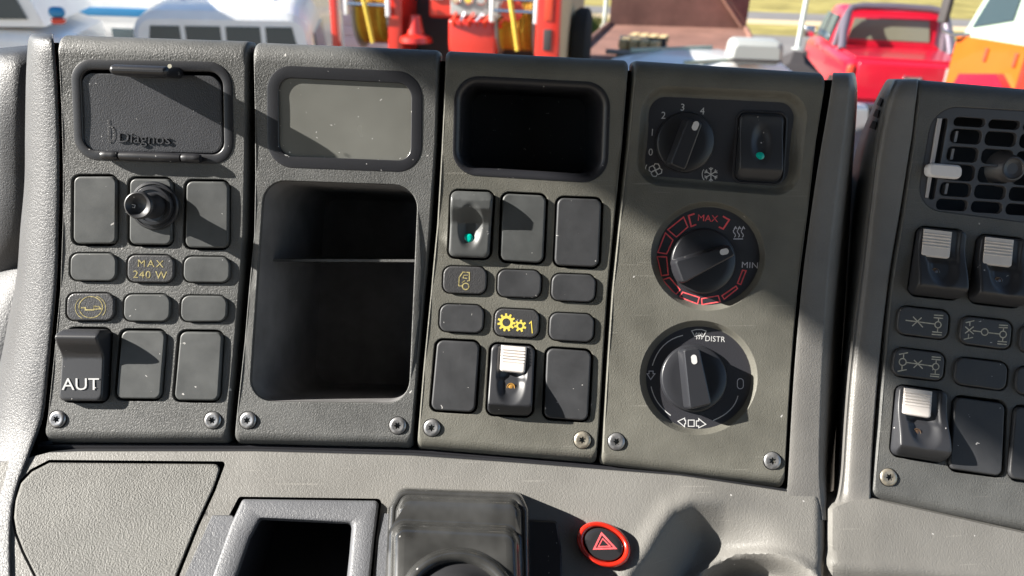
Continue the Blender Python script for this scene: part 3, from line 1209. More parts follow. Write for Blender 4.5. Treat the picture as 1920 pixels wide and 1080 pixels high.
# ---- panel 3: open slot, label buttons and switches
p3 = thing('switch_panel', PB(950, 830), 'control panel with an empty black slot above green-dot and white-tabbed switches', 'control panel')
SLOT = [(851, 139), (1147, 154), (1140, 346), (846, 328)]
g3 = [(848, 358), (925, 361), (917, 484), (842, 481)]
m3 = [(943, 363), (1024, 367), (1018, 493), (938, 488)]
r3 = [(1046, 371), (1128, 374), (1122, 501), (1040, 497)]
s3 = [[(832, 499), (913, 501), (911, 552), (830, 549)], [(934, 505), (1016, 508), (1013, 559), (932, 556)], [(1036, 513), (1118, 516), (1115, 567), (1033, 563)]]
t3 = [[(826, 570), (908, 573), (905, 625), (823, 621)], [(929, 578), (1012, 582), (1009, 634), (926, 629)], [(1032, 586), (1115, 590), (1112, 642), (1029, 637)]]
l3 = [(820, 638), (899, 642), (890, 773), (808, 768)]
w3 = [(922, 645), (1003, 650), (996, 780), (914, 776)]
k3 = [(1026, 653), (1109, 659), (1102, 789), (1020, 783)]
holes = [qhole(grow(q, 6), 4.6 * mm) for q in (g3, m3, r3, l3, w3, k3)] + [qhole(grow(q, 3.5), 4.8 * mm) for q in s3 + t3] + [qhole(grow(SLOT, -2), 11.5 * mm, 9)]
part('panel_plate', panel_plate(L3, R3, holes), M['panel_olive'], p3, smooth=30)
mb = MB()
qd = quad(SLOT)
mb.loft([[B(u, v, h * mm) for u, v in rq(qd, o * mm, 12 * mm, 9)] for o, h in ((0.6, -6), (0.1, -0.5), (0.4, 0.2), (1.0, 0.3), (2.6, -0.2), (3.6, -1.4), (4.2, -3.0), (4.5, -6), (5.0, -40), (6, -60))], cap1=True)
part('open_slot', mb, M['frame'], p3, 'empty black slot with rounded rim')


def scoop_green(x, y):
    e = math.hypot(x / 0.62, (y + 0.05) / 0.74)
    t = max(0, min(1, (y - 0.05) / 0.45))
    h = 3.6 + 4.2 * t
    h -= 2.6 * (1 - sstep(0.35, 1.05, e))
    if y > 0.76:
        h -= 2.6 * ((y - 0.72) / 0.28) ** 1.4
    return h * mm


mb = scoop_mb(g3, scoop_green, 0, 2.8 * mm, 0.9 * mm)
sw_at = mb.at
sw = part('rocker_switch', mb, M['blank'], p3, 'scooped rocker switch with a green dot, above the cab symbol')
lens = MB()
lu, lv = P(878.5, 447, 1.8 * mm)
lh = sw_at(878.5, 447) / mm
lens.loft([[B(lu + r * S * math.cos(2 * math.pi * k / 24), lv + r * S * math.sin(2 * math.pi * k / 24), h * mm) for k in range(24)] for r, h in ((9.2, lh - 1), (9.2, lh + .4), (7.5, lh + .75), (4, lh + .9))], cap1=True)
part('green_lens', lens, M['green_led'], sw)
blank(p3, m3)
blank(p3, r3, 'blank_dark')
lb = small(p3, s3[0], 'label', 'label_button', 'label button with a gold cab symbol')
mb = MB()
cabs = [(860, 536), (861, 520), (868, 510), (880, 511), (880, 526), (876, 527)]
stroke(mb, cabs, 2.0, fm)
stroke(mb, [(860, 536), (866, 536)], 2.0, fm)
stroke(mb, circ(873, 537, 6, 18), 2.2, fm, True)
stroke(mb, [(877, 516), (870, 516), (868, 521), (876, 522)], 1.6, fm)
stroke(mb, [(872, 526), (866, 530)], 1.6, fm)
prt('printed_symbol', mb, 'gold_print', lb)
small(p3, s3[1], 'blank_dark')
small(p3, s3[2], 'blank_dark')
small(p3, t3[0], 'blank_dark')
lb = small(p3, t3[1], 'label', 'label_button', 'label button with two yellow gears and the figure 1')
mb = MB()


def gear(mb, cx, cy, ro, ri, rh, teeth, a0=0.0):
    n = teeth * 8
    o, i = [], []
    for k in range(n):
        ph = (k % 8) / 8
        a = 2 * math.pi * k / n + a0
        r = ro if ph < 0.4 else ri
        o.append(fm(cx + r * math.cos(a), cy + r * math.sin(a)))
        i.append(fm(cx + rh * math.cos(a), cy + rh * math.sin(a)))
    mb.loft([o, i])


gear(mb, 949.5, 604.5, 17, 12.5, 7.5, 11)
gear(mb, 975.5, 611, 11.5, 7.6, 4.2, 7, 0.2)
stroke(mb, [(992, 607), (996, 603), (998, 625)], 1.8, fm)
prt('printed_symbol', mb, 'yellow_print', lb)
small(p3, t3[2], 'blank_dark')
blank(p3, l3, 'blank_dark')
blank(p3, k3, 'blank_dark')


def tab_h(x, y):
    """low at the tab, dished around the lamp, high lip near the bottom"""
    h = 3.0 + 5.2 * sstep(0.55, -0.70, y)
    dish = math.hypot(x / 0.66, (y + 0.12) / 0.62)
    h -= 2.2 * (1 - sstep(0.45, 1.05, dish))
    h -= 1.0 * (1 - sstep(0.60, 0.72, abs(x))) * sstep(-0.05, 0.1, y)
    if y < -0.70:
        h -= 6.0 * ((-0.70 - y) / 0.30) ** 1.2
    return h * mm


def tab_switch(panel, body, tabq, led, m, led_m, label):
    mb = scoop_mb(body, tab_h, 0, 3.0 * mm, 0.9 * mm, e0=0.9, nr=30)
    at = mb.at
    s = part('rocker_switch', mb, M[m], panel, label)
    t = MB()
    TL, TR, BR, BL = [Vector(p) for p in tabq]
    prof = []                                    # height along the tab, with four ribs
    for k in range(41):
        f = k / 40
        h = 4.3 - 0.6 * (1 - f)
        if 0.12 < f < 0.62:
            h += 0.28 * math.sin((f - 0.12) / 0.5 * 4.5 * 2 * math.pi)
        if f > 0.93:
            h -= 0.8 * ((f - 0.93) / 0.07) ** 2
        prof.append((f, h * mm))
    rows = []
    for f, h in prof:
        l, r_ = TL.lerp(BL, f), TR.lerp(BR, f)
        ins = 0.10 * max(0, (f - 0.9) / 0.1) ** 2
        l, r_ = l.lerp(r_, ins), r_.lerp(l, ins)
        row = [PB(l.x, l.y, 0.5 * mm), PB(l.x, l.y, h - 0.35 * mm)]
        for g in (0.03, 0.1, 0.3, 0.5, 0.7, 0.9, 0.97):
            q = l.lerp(r_, g)
            row.append(PB(q.x, q.y, h))
        row += [PB(r_.x, r_.y, h - 0.35 * mm), PB(r_.x, r_.y, 0.5 * mm)]
        rows.append(row)
    t.grid(rows)
    for rw in (rows[0], rows[-1]):
        t.poly(rw)
    part('ribbed_tab', t, M['tab'], s, smooth=50)
    lx, ly = led
    lu, lv = P(lx, ly, 3 * mm)
    h0 = at(lx, ly) / mm
    g = MB()
    g.loft([[B(lu + r * S * math.cos(2 * math.pi * k / 24), lv + r * S * math.sin(2 * math.pi * k / 24), (h0 + h) * mm) for k in range(24)] for r, h in ((7.8, -1), (7.8, .12), (7.0, .2), (6.2, .12), (6.0, -.1), (4, .1), (2, .2))], cap1=True)
    part('lamp_lens', g, M[led_m], s)
    return s


tab_switch(p3, w3, [(940, 647), (988, 651), (984, 701), (937, 696)], (958, 726), 'switch', 'amber_led', 'black rocker switch with a ribbed ivory tab and amber lamp')
add_screw(p3, 810, 802)
add_screw(p3, 1092, 825, 'screw_brass')

# ---- panel 4: heater and fan controls
p4 = thing('heater_panel', PB(1310, 850), 'wide control panel with fan, temperature and air distribution dials', 'control panel')
FAN = [(1205, 158), (1520, 173), (1499, 371), (1190, 346)]
fan_loop = qhole(FAN, 12.5 * mm, 10)
d1 = (1328, 480, 108, 103)
d2 = (1310, 708, 111, 108)
part('panel_plate', panel_plate(L4, R4, [fan_loop, ehole(*d1), ehole(*d2)]), M['panel_olive'], p4, smooth=30)
# fan recess
mb = MB()
qf = quad(FAN)
rings = []
for o, h in ((0.35, -0.15), (0.9, -0.6), (1.8, -1.8), (2.7, -3.2), (3.4, -4.0), (4.2, -4.4), (5.2, -4.5)):
    rings.append([B(u, v, h * mm) for u, v in rq(qf, o * mm, 12.5 * mm, 10)])
mb.loft(rings)
rim = part('recess_rim', mb, M['panel_olive'], p4)
mb = MB()
ol = rq(qf, 4.9 * mm, 12.5 * mm, 10)
sheet(mb, densify(ol, 5 * mm), [], 6 * mm, lambda u, v: B(u, v, -4.4 * mm))
fanface = part('fan_control', mb, M['dial'], p4, 'black recessed plate with the fan dial and snowflake rocker')


def dial_knob(parent, cx, cy, r, floor, top, bar, bar_top, mark, mark_rot, chamfer=0.12):
    """round base with a tall straight grip; bar = its four top corners in photograph pixels"""
    u, v = P(cx, cy, top)
    mb = MB()
    mb.loft([[B(u + k_r * S * math.cos(2 * math.pi * k / 56), v + k_r * S * math.sin(2 * math.pi * k / 56), h) for k in range(56)] for k_r, h in ((r + 1, floor), (r + .3, top - 1.2 * mm), (r - 1.2, top - 0.3 * mm), (r - 3, top), (r - 20, top + 0.1 * mm), (r - 45, top + .2 * mm))], cap1=True)
    kb = part('dial_knob', mb, M['knob'], parent)
    mb = MB()
    q = [P(x, y, bar_top) for x, y in bar]
    q = q[::-1] if area(q) < 0 else q
    rings = []
    for o, h in ((-0.5, top), (-0.4, top + (bar_top - top) * 0.3), (-0.15, bar_top - 1.6 * mm), (0.0, bar_top - 0.8 * mm), (0.25, bar_top - 0.25 * mm), (0.7, bar_top)):
        rings.append([B(a, b, h) for a, b in rq(q, o * mm, 1.6 * mm, 4)])
    mb.loft(rings, cap1=True)
    g = part('dial_grip', mb, M['knob'], parent)
    mb = MB()
    mx, my, ml, mw = mark
    pts = []
    for k in range(24):
        a = 2 * math.pi * k / 24
        ca, sa = math.cos(a), math.sin(a)
        x = (ml - mw) / 2 * (1 if ca > 0 else -1) + mw / 2 * ca
        y = mw / 2 * sa
        c_, s_ = math.cos(rad(mark_rot)), math.sin(rad(mark_rot))
        pts.append(PB(mx + x * c_ - y * s_, my + x * s_ + y * c_, bar_top + 0.35 * mm))
    mb.poly(pts)
    prt('pointer_mark', mb, 'white_print', parent)


dial_knob(fanface, 1286, 267, 54, -4.4 * mm, -2.2 * mm, [(1290, 222), (1318, 230), (1285, 320), (1256, 308)], 7 * mm, (1304, 236, 18, 11.5), -68)
fm4 = face_map(-4.3 * mm)
for s_, x, y in (('0', 1220, 285), ('1', 1223, 248), ('2', 1244, 216), ('3', 1280, 201), ('4', 1317, 208)):
    prt('lettering', text_mb(s_, x, y, 13, fm4, 4, 0.95, 1, 0.0), 'white_print', fanface)
mb = MB()
for k in range(4):
    a = 90 * k + 20
    lobe = rot_pts([(0, -1), (-6, -5), (-5, -11), (1, -12.5), (6, -8), (4, -3)], 0, 0, a)
    stroke(mb, [(1229 + x, 319 + y) for x, y in lobe], 1.6, fm4, True)
stroke(mb, circ(1226, 318, 16, 10, 150, 215), 1.4, fm4)
prt('fan_symbol', mb, 'white_print', fanface)
mb = MB()
for k in range(6):
    a = rad(60 * k + 30)
    c_, s_ = math.cos(a), math.sin(a)
    cx, cy = 1333, 327
    stroke(mb, [(cx, cy), (cx + 13.5 * c_, cy + 13.5 * s_)], 1.7, fm4)
    for sg in (-1, 1):
        bx, by = cx + 8 * c_, cy + 8 * s_
        a2 = a + sg * rad(42)
        stroke(mb, [(bx, by), (bx + 5.5 * math.cos(a2), by + 5.5 * math.sin(a2))], 1.5, fm4)
stroke(mb, circ(1333, 327, 16.5, 10, 140, 215), 1.4, fm4)
prt('snowflake_symbol', mb, 'white_print', fanface)


def snow_h(x, y):
    e = math.hypot(x / 0.5, (y - 0.12) / 0.66)
    h = -1.6 + 3.9 * sstep(0.8, -0.66, y) - 1.5 * (1 - sstep(0.3, 1.05, e))
    if y < -0.66:
        h -= 4.2 * ((-0.66 - y) / 0.34) ** 1.15
    return h * mm


snq = [(1389, 213), (1471, 217), (1462, 341), (1380, 336)]
mb = MB()
qq = quad(grow(snq, 6), -4.3 * mm)
mb.loft([[B(u, v, h * mm) for u, v in rq(qq, o * mm, 4.2 * mm)] for o, h in ((-0.5, -4.5), (-0.2, -3.7), (0.3, -3.6), (0.9, -4.0), (1.1, -4.38))])
part('switch_bezel', mb, M['dial'], fanface)
mb = scoop_mb(snq, snow_h, -2 * mm, 2.8 * mm, 1.0 * mm, e0=0.9, nr=28)
at = mb.at
sw = part('rocker_switch', mb, M['switch'], p4, 'black scooped rocker with a green dot beside the fan dial')
lens = MB()
lu, lv = P(1423, 294, -0.5 * mm)
lh = at(1423, 294) / mm
lens.loft([[B(lu + r * S * math.cos(2 * math.pi * k / 24), lv + r * S * math.sin(2 * math.pi * k / 24), (lh + h) * mm) for k in range(24)] for r, h in ((8.4, -1), (8.4, .3), (6.5, .6), (3, .7))], cap1=True)
part('green_lens', lens, M['green_led'], sw)


def dial_base(cx, cy, rx, ry, depth, label, rim_m='panel_olive', inner=0.80):
    mb = MB()
    rings = []
    for s, h in ((0.99, -0.35), (0.97, -0.9), (0.945, -2.0), (0.92, -depth * .78), (0.90, -depth * .95), (0.88, -depth)):
        rings.append([B(u, v, h * mm) for u, v in ellipse(cx, cy, rx * s, ry * s, 56, h * mm)])
    mb.loft(rings)
    part('dial_rim', mb, M[rim_m], p4)
    mb = MB()
    el = ellipse(cx, cy, rx * .89, ry * .89, 56, -depth * mm)
    sheet(mb, el, [], 6 * mm, lambda u, v: B(u, v, -(depth - 0.12) * mm))
    return part('dial', mb, M['dial'], p4, label)


dp = 4.2
dl = dial_base(*d1, dp, 'temperature dial ringed with red segments, MAX and MIN')
fm5 = face_map((-dp + 0.2) * mm)


def zm(x, y):
    return (1160 + x / 4.5, 360 + y / 4.5)


for seg in ([(415, 318), (548, 212), (583, 295), (487, 380)], [(395, 345), (458, 405), (405, 522), (330, 510)], [(325, 545), (405, 548), (418, 698), (362, 706)], [(370, 740), (430, 722), (518, 825), (482, 866)],
            [(540, 845), (680, 890), (665, 945), (512, 885)], [(700, 900), (840, 875), (857, 925), (703, 950)], [(872, 875), (990, 795), (1003, 815), (890, 905)], [(1045, 660), (1075, 665), (1030, 780), (1003, 770)]):
    mb = MB()
    stroke(mb, [zm(*p) for p in seg], 2.3, fm5, True)
    prt('red_segment', mb, 'red_print', dl)
for seg in ([(640, 183), (590, 200), (612, 290), (655, 275)], [(880, 205), (933, 235), (882, 312), (845, 295)]):
    mb = MB()
    stroke(mb, [zm(*p) for p in seg], 3.0, fm5)
    prt('red_bracket', mb, 'red_print', dl)
prt('lettering', text_mb('MAX', 1327, 409, 12, fm5, 4, 1.05, 1.0, 0.006), 'red_print', dl)
prt('lettering', text_mb('MIN', 1406, 497, 11, fm5, 3, 1.1, 1.05, 0.006), 'grey_print', dl)
mb = MB()
for k in range(3):
    x = 1377 + 7.4 * k
    pts = [(x + 2.2 * math.sin(t * 1.25) * (1 if True else 0), 445 - t * 3.0) for t in range(0, 7)]
    stroke(mb, pts, 1.5, fm5)
    xe, ye = pts[-1]
    stroke(mb, [(xe - 2.8, ye + 2.5), (xe, ye - 2), (xe + 2.8, ye + 2.5)], 1.5, fm5)
stroke(mb, [(1375, 448), (1393, 448)], 1.7, fm5)
prt('heat_symbol', mb, 'grey_print', dl)
dial_knob(dl, 1320, 490, 61, -dp * mm, -1.8 * mm, [(1265, 489), (1370, 460), (1380, 478), (1281, 532)], 8 * mm, (1358, 472, 17, 11.5), -14)

dl = dial_base(*d2, dp, 'air distribution dial with white arrows')


def zd(x, y):
    return (1120 + x / 3.1775, 580 + y / 3.1775)


def arc_pts(pts, n=8):
    """a quadratic bend through three zoom points"""
    a, m, b = [Vector(zd(*p)) for p in pts]
    c = 2 * m - (a + b) / 2
    return [tuple(a * (1 - t) ** 2 + c * 2 * t * (1 - t) + b * t * t) for t in [k / n for k in range(n + 1)]]


for pts in ([(510, 155), (395, 215), (328, 335)], [(320, 460), (360, 555), (437, 632)], [(838, 515), (790, 600), (690, 662)]):
    mb = MB()
    stroke(mb, arc_pts(pts), 1.6, fm5)
    prt('dial_arc', mb, 'white_print', dl)
mb = MB()
stroke(mb, [zd(*p) for p in [(308, 368), (332, 368), (332, 384), (343, 384), (318, 418), (296, 384), (308, 384)]], 1.5, fm5, True)
prt('arrow_symbol', mb, 'grey_print', dl)
mb = MB()
stroke(mb, [zd(*p) for p in [(480, 667), (520, 648), (520, 660), (526, 660), (526, 682), (520, 682), (520, 700)]], 1.6, fm5, True)
stroke(mb, [zd(*p) for p in [(542, 660), (577, 660), (577, 697), (542, 697)]], 1.6, fm5, True)
stroke(mb, [zd(*p) for p in [(646, 685), (604, 652), (604, 665), (590, 665), (590, 695), (604, 695), (604, 706)]], 1.7, fm5, True)
prt('arrow_symbol', mb, 'white_print', dl)
mb = MB()
pill = circ(zd(852, 443)[0], zd(852, 443)[1] - 4, 5.6, 10, 180, 360) + circ(zd(852, 443)[0], zd(852, 443)[1] + 4, 5.6, 10, 0, 180)
stroke(mb, pill, 1.4, fm5, True)
prt('off_symbol', mb, 'grey_print', dl)
mb = MB()
stroke(mb, [zd(*p) for p in [(562, 128), (590, 120), (622, 120), (648, 130), (632, 162), (606, 155), (580, 160)]], 1.7, fm5, True)
for k in range(3):
    x, y = zd(590 + 15 * k, 178)
    pts = [(x + 1.4 * math.sin(t * 1.3), y - t * 2.2) for t in range(0, 6)]
    stroke(mb, pts, 1.3, fm5)
    xe, ye = pts[-1]
    stroke(mb, [(xe - 2, ye + 2), (xe, ye - 1.2), (xe + 2, ye + 2)], 1.2, fm5)
prt('defrost_symbol', mb, 'white_print', dl)
prt('lettering', text_mb('DISTR', zd(701, 176)[0], zd(701, 176)[1], 10, fm5, 3, 0.95, 1.05, 0.012), 'white_print', dl)
dial_knob(dl, 1302, 709, 62, -dp * mm, -1.8 * mm, [(1281, 655), (1312, 652), (1335, 758), (1293, 768)], 8 * mm, (1301.5, 674, 18, 11), 82)
add_screw(p4, 1156, 828)
add_screw(p4, 1448, 864)

# ---- panel 5: air vent and axle switches
p5 = thing('vent_panel', PB(1760, 900), 'control panel with air vent grille and axle-lock switches at the right edge', 'control panel')
VENT = [(1750, 196), (2090, 216), (2065, 437), (1716, 392)]
sw1 = [(1722, 425), (1808, 434), (1797, 562), (1703, 551)]
sw2 = [(1836, 440), (1922, 450), (1912, 577), (1816, 565)]
sw3 = [(1682, 722), (1772, 735), (1767, 868), (1670, 852)]
sw4 = [(1950, 456), (2036, 466), (2026, 592), (1930, 580)]
la1 = [(1687, 573), (1781, 584), (1776, 637), (1681, 625)]
la2 = [(1805, 592), (1899, 603), (1894, 656), (1798, 643)]
la3 = [(1679, 651), (1773, 663), (1768, 715), (1672, 703)]
la4 = [(1795, 669), (1891, 681), (1886, 733), (1788, 719)]
la5 = [(1917, 607), (2010, 620), (2005, 672), (1911, 659)]
la6 = [(1909, 686), (2004, 698), (1998, 750), (1903, 737)]
bb1 = [(1792, 744), (1885, 757), (1879, 893), (1780, 878)]
bb2 = [(1905, 762), (2000, 775), (1992, 910), (1893, 896)]
holes = [qhole(grow(q, 5), 5 * mm) for q in (sw1, sw2, sw3, sw4)] + [qhole(grow(q, 7), 5 * mm) for q in (bb1, bb2)] + [qhole(grow(q, 4), 5 * mm) for q in (la1, la2, la3, la4, la5, la6)] + [qhole(VENT, 12.5 * mm, 9)]
part('panel_plate', panel_plate(L5, R5, holes, wt=7 * mm), M['panel'], p5, smooth=30)
# vent frame with openings between the louvres
mb = MB()
qv = quad(VENT)
mb.loft([[B(u, v, h * mm) for u, v in rq(qv, o * mm, 12.5 * mm, 9)] for o, h in ((0.6, -5), (0.3, -0.9), (0.6, -0.55), (1.1, -0.5))])
fo = rq(qv, 1.1 * mm, 12.5 * mm, 9)
cells = []
rowsy = [(218, 236), (240, 268), (273, 302), (306, 337), (340, 367), (371, 393)]
for c in range(5):
    for r_, (ya, yb) in enumerate(rowsy):
        xl = 1789 - 6.6 * r_ + 65 * c
        xr = xl + 60
        dy = 4.6 * c
        cells.append([(xl + 2, ya + dy), (xr + 2, ya + dy + 4), (xr - 4, yb + dy + 4), (xl - 4, yb + dy)])
slotq = [(1767, 221), (1779, 221), (1752, 375), (1740, 374)]


def crq(q, r_, o=0.0):
    return rq(quad(q, -0.5 * mm), o, r_, 4)


sheet(mb, densify(fo, 6 * mm), [crq(q, 2.6 * mm) for q in cells] + [crq(slotq, 1.4 * mm)], 7 * mm, lambda u, v: B(u, v, -0.5 * mm))
for q, r_ in [(q, 2.6 * mm) for q in cells] + [(slotq, 1.4 * mm)]:
    mb.loft([[B(u, v, h * mm) for u, v in crq(q, r_, o * mm)] for o, h in ((0, -0.5), (0.12, -0.6), (0.2, -0.9), (0.22, -2.6))])
vf = part('vent_frame', mb, M['vent'], p5, 'black vent grille with rows of rounded openings', smooth=40)
mb = MB()
sq = [(1758, 221), (1765, 221), (1743, 330), (1737, 372), (1733, 372)]
qb = quad([(1758, 222), (1766, 222), (1740, 371), (1735, 370)], -0.2 * mm)
mb.loft([[B(u, v, -1 * mm) for u, v in qb], [B(u, v, 0.1 * mm) for u, v in qb], [B(u, v, 0.3 * mm) for u, v in offset(qb, 0.2 * mm)]], cap1=True)
part('slider_bar', mb, M['slider_bar'], vf)
mb = MB()
ql = quad([(1742, 305), (1806, 310), (1804, 337), (1741, 331)], 4 * mm)
mb.loft([[B(u, v, h * mm) for u, v in rq(ql, o * mm, 2.6 * mm, 5)] for o, h in ((0.3, -1), (0, 1.5), (0, 3), (0.3, 3.7), (0.9, 4.1))], cap1=True)
part('slider_lever', mb, M['slider'], vf, 'white vent slider lever')
for (x, y) in ((1790, 246), (1783, 279), (1772, 344)):
    mb = MB()
    qb = quad([(x, y), (x + 5, y), (x + 1, y + 20), (x - 4, y + 20)], -6 * mm)
    mb.loft([[B(u, v, -8 * mm) for u, v in qb], [B(u, v, -5 * mm) for u, v in qb]], cap1=True)
    part('vane', mb, M['slider_bar'], vf)
hu, hv = P(1903, 316, 2 * mm)
mb = MB()
mb.loft([[B(hu + r * S * math.cos(2 * math.pi * k / 32) - dx * S, hv + r * S * math.sin(2 * math.pi * k / 32), h * mm) for k in range(32)] for r, h, dx in ((34, -4, 8), (28, -2, 3), (23, 0.6, 0), (21.5, 1.2, 0), (19, 1.3, 0), (17, 0.6, 0), (10, 0.2, 0))], cap1=True)
part('vent_hub', mb, M['vent'], vf)
for q, tq, led in ((sw1, [(1732, 429), (1785, 435), (1780, 486), (1727, 480)], (1750, 510)), (sw2, [(1847, 444), (1901, 450), (1896, 502), (1842, 496)], (1867, 527)), (sw3, [(1695, 727), (1748, 734), (1745, 785), (1691, 777)], (1716, 811)), (sw4, [(1961, 460), (2014, 466), (2009, 517), (1956, 511)], (1980, 542))):
    tab_switch(p5, q, tq, led, 'switch', 'dark_led', 'black rocker switch with a ribbed white tab')
for q in (la4, la5, la6):
    small(p5, q, 'blank_dark')
for q in (bb1, bb2):
    blank(p5, q, 'blank_dark')


def axle_symbol(lb, items):
    mb = MB()
    for it in items:
        if it[0] == 'l':
            stroke(mb, it[1], 2.0, fm)
        else:
            stroke(mb, circ(it[1], it[2], it[3], 18), 2.0, fm, True)
    prt('axle_symbol', mb, 'olive_print', lb)


def z7(x, y):
    return (1440 + x / 4, 540 + y / 4)


def seg7(*p):
    return ('l', [z7(*q) for q in p])


lb = small(p5, la1, 'label', 'label_button', 'label button with a crossed shaft and one axle')
axle_symbol(lb, [seg7((1032, 242), (1250, 270)), seg7((1088, 215), (1162, 295)), seg7((1152, 222), (1082, 285)), ('c', *z7(1275, 276), 5.8), seg7((1278, 254), (1280, 222)), seg7((1273, 300), (1270, 335)),
                 seg7((1245, 203), (1315, 207)), seg7((1243, 222), (1313, 228)), seg7((1232, 328), (1305, 335)), seg7((1228, 347), (1303, 353))])
lb = small(p5, la2, 'label', 'label_button', 'label button with three axle hubs, the first crossed')
axle_symbol(lb, [seg7((1483, 260), (1547, 245)), seg7((1515, 252), (1513, 285)), seg7((1480, 290), (1542, 345)), seg7((1542, 290), (1478, 340)), seg7((1505, 345), (1502, 378)), seg7((1468, 385), (1538, 370)), seg7((1535, 320), (1600, 328)),
                 ('c', *z7(1625, 330), 6.2), seg7((1650, 335), (1738, 345)), ('c', *z7(1763, 348), 6.2), seg7((1765, 322), (1767, 297)), seg7((1732, 278), (1800, 282)), seg7((1730, 295), (1798, 299)), seg7((1762, 375), (1758, 402)), seg7((1722, 400), (1792, 405)), seg7((1720, 418), (1790, 424))])
lb = small(p5, la3, 'label', 'label_button', 'label button with two axles and a crossed shaft between')
axle_symbol(lb, [seg7((982, 498), (1050, 485)), seg7((1018, 492), (1016, 530)), ('c', *z7(1010, 555), 6.5), seg7((1006, 582), (1004, 618)), seg7((972, 625), (1040, 612)), seg7((1038, 558), (1230, 585)), seg7((1095, 540), (1160, 605)), seg7((1155, 542), (1092, 598)),
                 ('c', *z7(1258, 590), 6.0), seg7((1260, 565), (1262, 538)), seg7((1228, 516), (1297, 522)), seg7((1227, 533), (1295, 540)), seg7((1256, 615), (1253, 645)), seg7((1218, 645), (1286, 650)), seg7((1215, 660), (1284, 667))])
add_screw(p5, 1666, 895, 'screw_brass')

# ------------------------------------------------------------------ things on the console
# textured pad
pad_in = fillet(offset([p for p in PADO[::-1]], -5.5), 10, 5) if area(PADO[::-1]) < 0 else fillet(offset(PADO[::-1], 5.5), 10, 5)
pad = thing('rubber_mat', C(210, 980, 0), 'tan textured mat inlaid at the bottom left of the console', 'mat')
mb = MB()
dn = densify(pad_in, 14)
cx, cy = 210, 1010
mb.loft([[C(x, y, -8 * mm) for x, y in dn], [C(x, y, 0.3 * mm) for x, y in dn], [C(cx + (x - cx) * .992, cy + (y - cy) * .992, 0.75 * mm) for x, y in dn], [C(cx + (x - cx) * .98, cy + (y - cy) * .98, 0.9 * mm) for x, y in dn]])
sheet(mb, [(cx + (x - cx) * .98, cy + (y - cy) * .98) for x, y in dn], [], 22, lambda x, y: C(x, y, 0.9 * mm))
part('mat_surface', mb, M['pad'], pad, smooth=50)

# open tray
tray = thing('open_tray', C(560, 1000), 'light grey framed open bin beside the glossy lever housing', 'tray')
to = [(455, 936), (711, 939), (702, 1010), (684, 1185), (352, 1185), (398, 1080), (432, 985)]
ti = [(489, 975), (660, 983), (655, 1040), (640, 1185), (412, 1185), (444, 1085), (470, 1010)]
mb = MB()


def cq(poly, r, d, n=5, amt=0.0):
    p = poly[::-1]
    if area(p) < 0:
        p = p[::-1]
    return [C(x, y, d) for x, y in fillet(offset(p, amt), r, n)]


mb.loft([cq(to, 8, -8 * mm), cq(to, 8, 1.5 * mm), cq(to, 8, 2.4 * mm, amt=2), cq(to, 8, 2.7 * mm, amt=5), cq(ti, 9, 2.6 * mm, amt=-9), cq(ti, 9, 2.2 * mm, amt=-5), cq(ti, 9, 1.0 * mm, amt=-2), cq(ti, 9, -2 * mm)])
part('tray_frame', mb, M['flange'], tray, smooth=50)
mb = MB()
up_ = [C(x, y, -2 * mm) for x, y in fillet([p for p in ti][::-1], 9, 5)]
mb.loft([up_, [p + Vector((0, 0, -45 * mm)) for p in up_]], cap1=True)
part('tray_well', mb, M['dark'], tray)

# glossy stepped lever housing
lev = thing('lever_housing', C(860, 1000), 'glossy black stepped lever housing with a round boot at the bottom edge', 'lever housing')
mb = MB()
h0 = [(748, 915), (975, 923), (991, 955), (996, 1200), (716, 1200), (730, 950)]


def hq(poly, amt, r, d):
    return cq(poly, r, d * mm, 6, amt)


h1 = [(748, 980), (958, 990), (972, 1010), (980, 1200), (730, 1200), (735, 1000)]
mb.loft([hq(h0, -2, 24, -2), hq(h0, 0, 24, 13), hq(h0, 2, 23, 16), hq(h0, 6, 21, 17), hq(h0, 10, 20, 17.1), hq(h0, 12, 19, 16.8), hq(h0, 14, 19, 17.2), hq(h0, 18, 18, 19.6), hq(h0, 25, 17, 20.6), hq(h1, -8, 26, 20.8), hq(h1, -2, 25, 21.2), hq(h1, 2, 24, 23.4), hq(h1, 7, 24, 25.6), hq(h1, 14, 24, 26.4), hq(h1, 24, 24, 26.6)], cap1=True)
part('stepped_cover', mb, M['gloss'], lev, smooth=50)
mb = MB()


def ce(cx, cy, rx, ry, d, n=48):
    return [C(cx + rx * math.cos(2 * math.pi * k / n), cy - ry * math.sin(2 * math.pi * k / n), d * mm) for k in range(n)]


mb.loft([ce(858, 1130, 114, 106, 26), ce(858, 1130, 110, 101, 28.2), ce(858, 1130, 104, 95, 30), ce(858, 1130, 96, 87, 30.2), ce(858, 1130, 89, 79, 29), ce(858, 1130, 84, 74, 26.5)])
part('boot_collar', mb, M['gloss'], lev, smooth=60)
mb = MB()
mb.loft([ce(858, 1130, 88, 78, 26.8), ce(858, 1130, 78, 68, 27.5), ce(858, 1130, 66, 58, 31), ce(858, 1130, 50, 44, 36), ce(858, 1130, 30, 26, 39), ce(858, 1130, 12, 10, 40)], cap1=True)
part('boot', mb, M['rubber'], lev, smooth=60)

# small dark cover plate between lever housing and hazard button
cov = thing('cover_plate', C(1025, 1030), 'narrow black cover plate right of the glossy lever housing', 'cover')
mb = MB()
cp = [(985, 974), (1044, 977), (1053, 1030), (1056, 1200), (985, 1200)]
mb.loft([hq(cp, -1, 5, -4), hq(cp, 0, 5, 0.8), hq(cp, 3, 5, 1.4)], cap1=True)
part('cover_face', mb, M['frame'], cov)

# hazard button
hz = thing('hazard_button', C(1132, 1021), 'round hazard warning button with red ring and red triangle', 'button')
mb = MB()


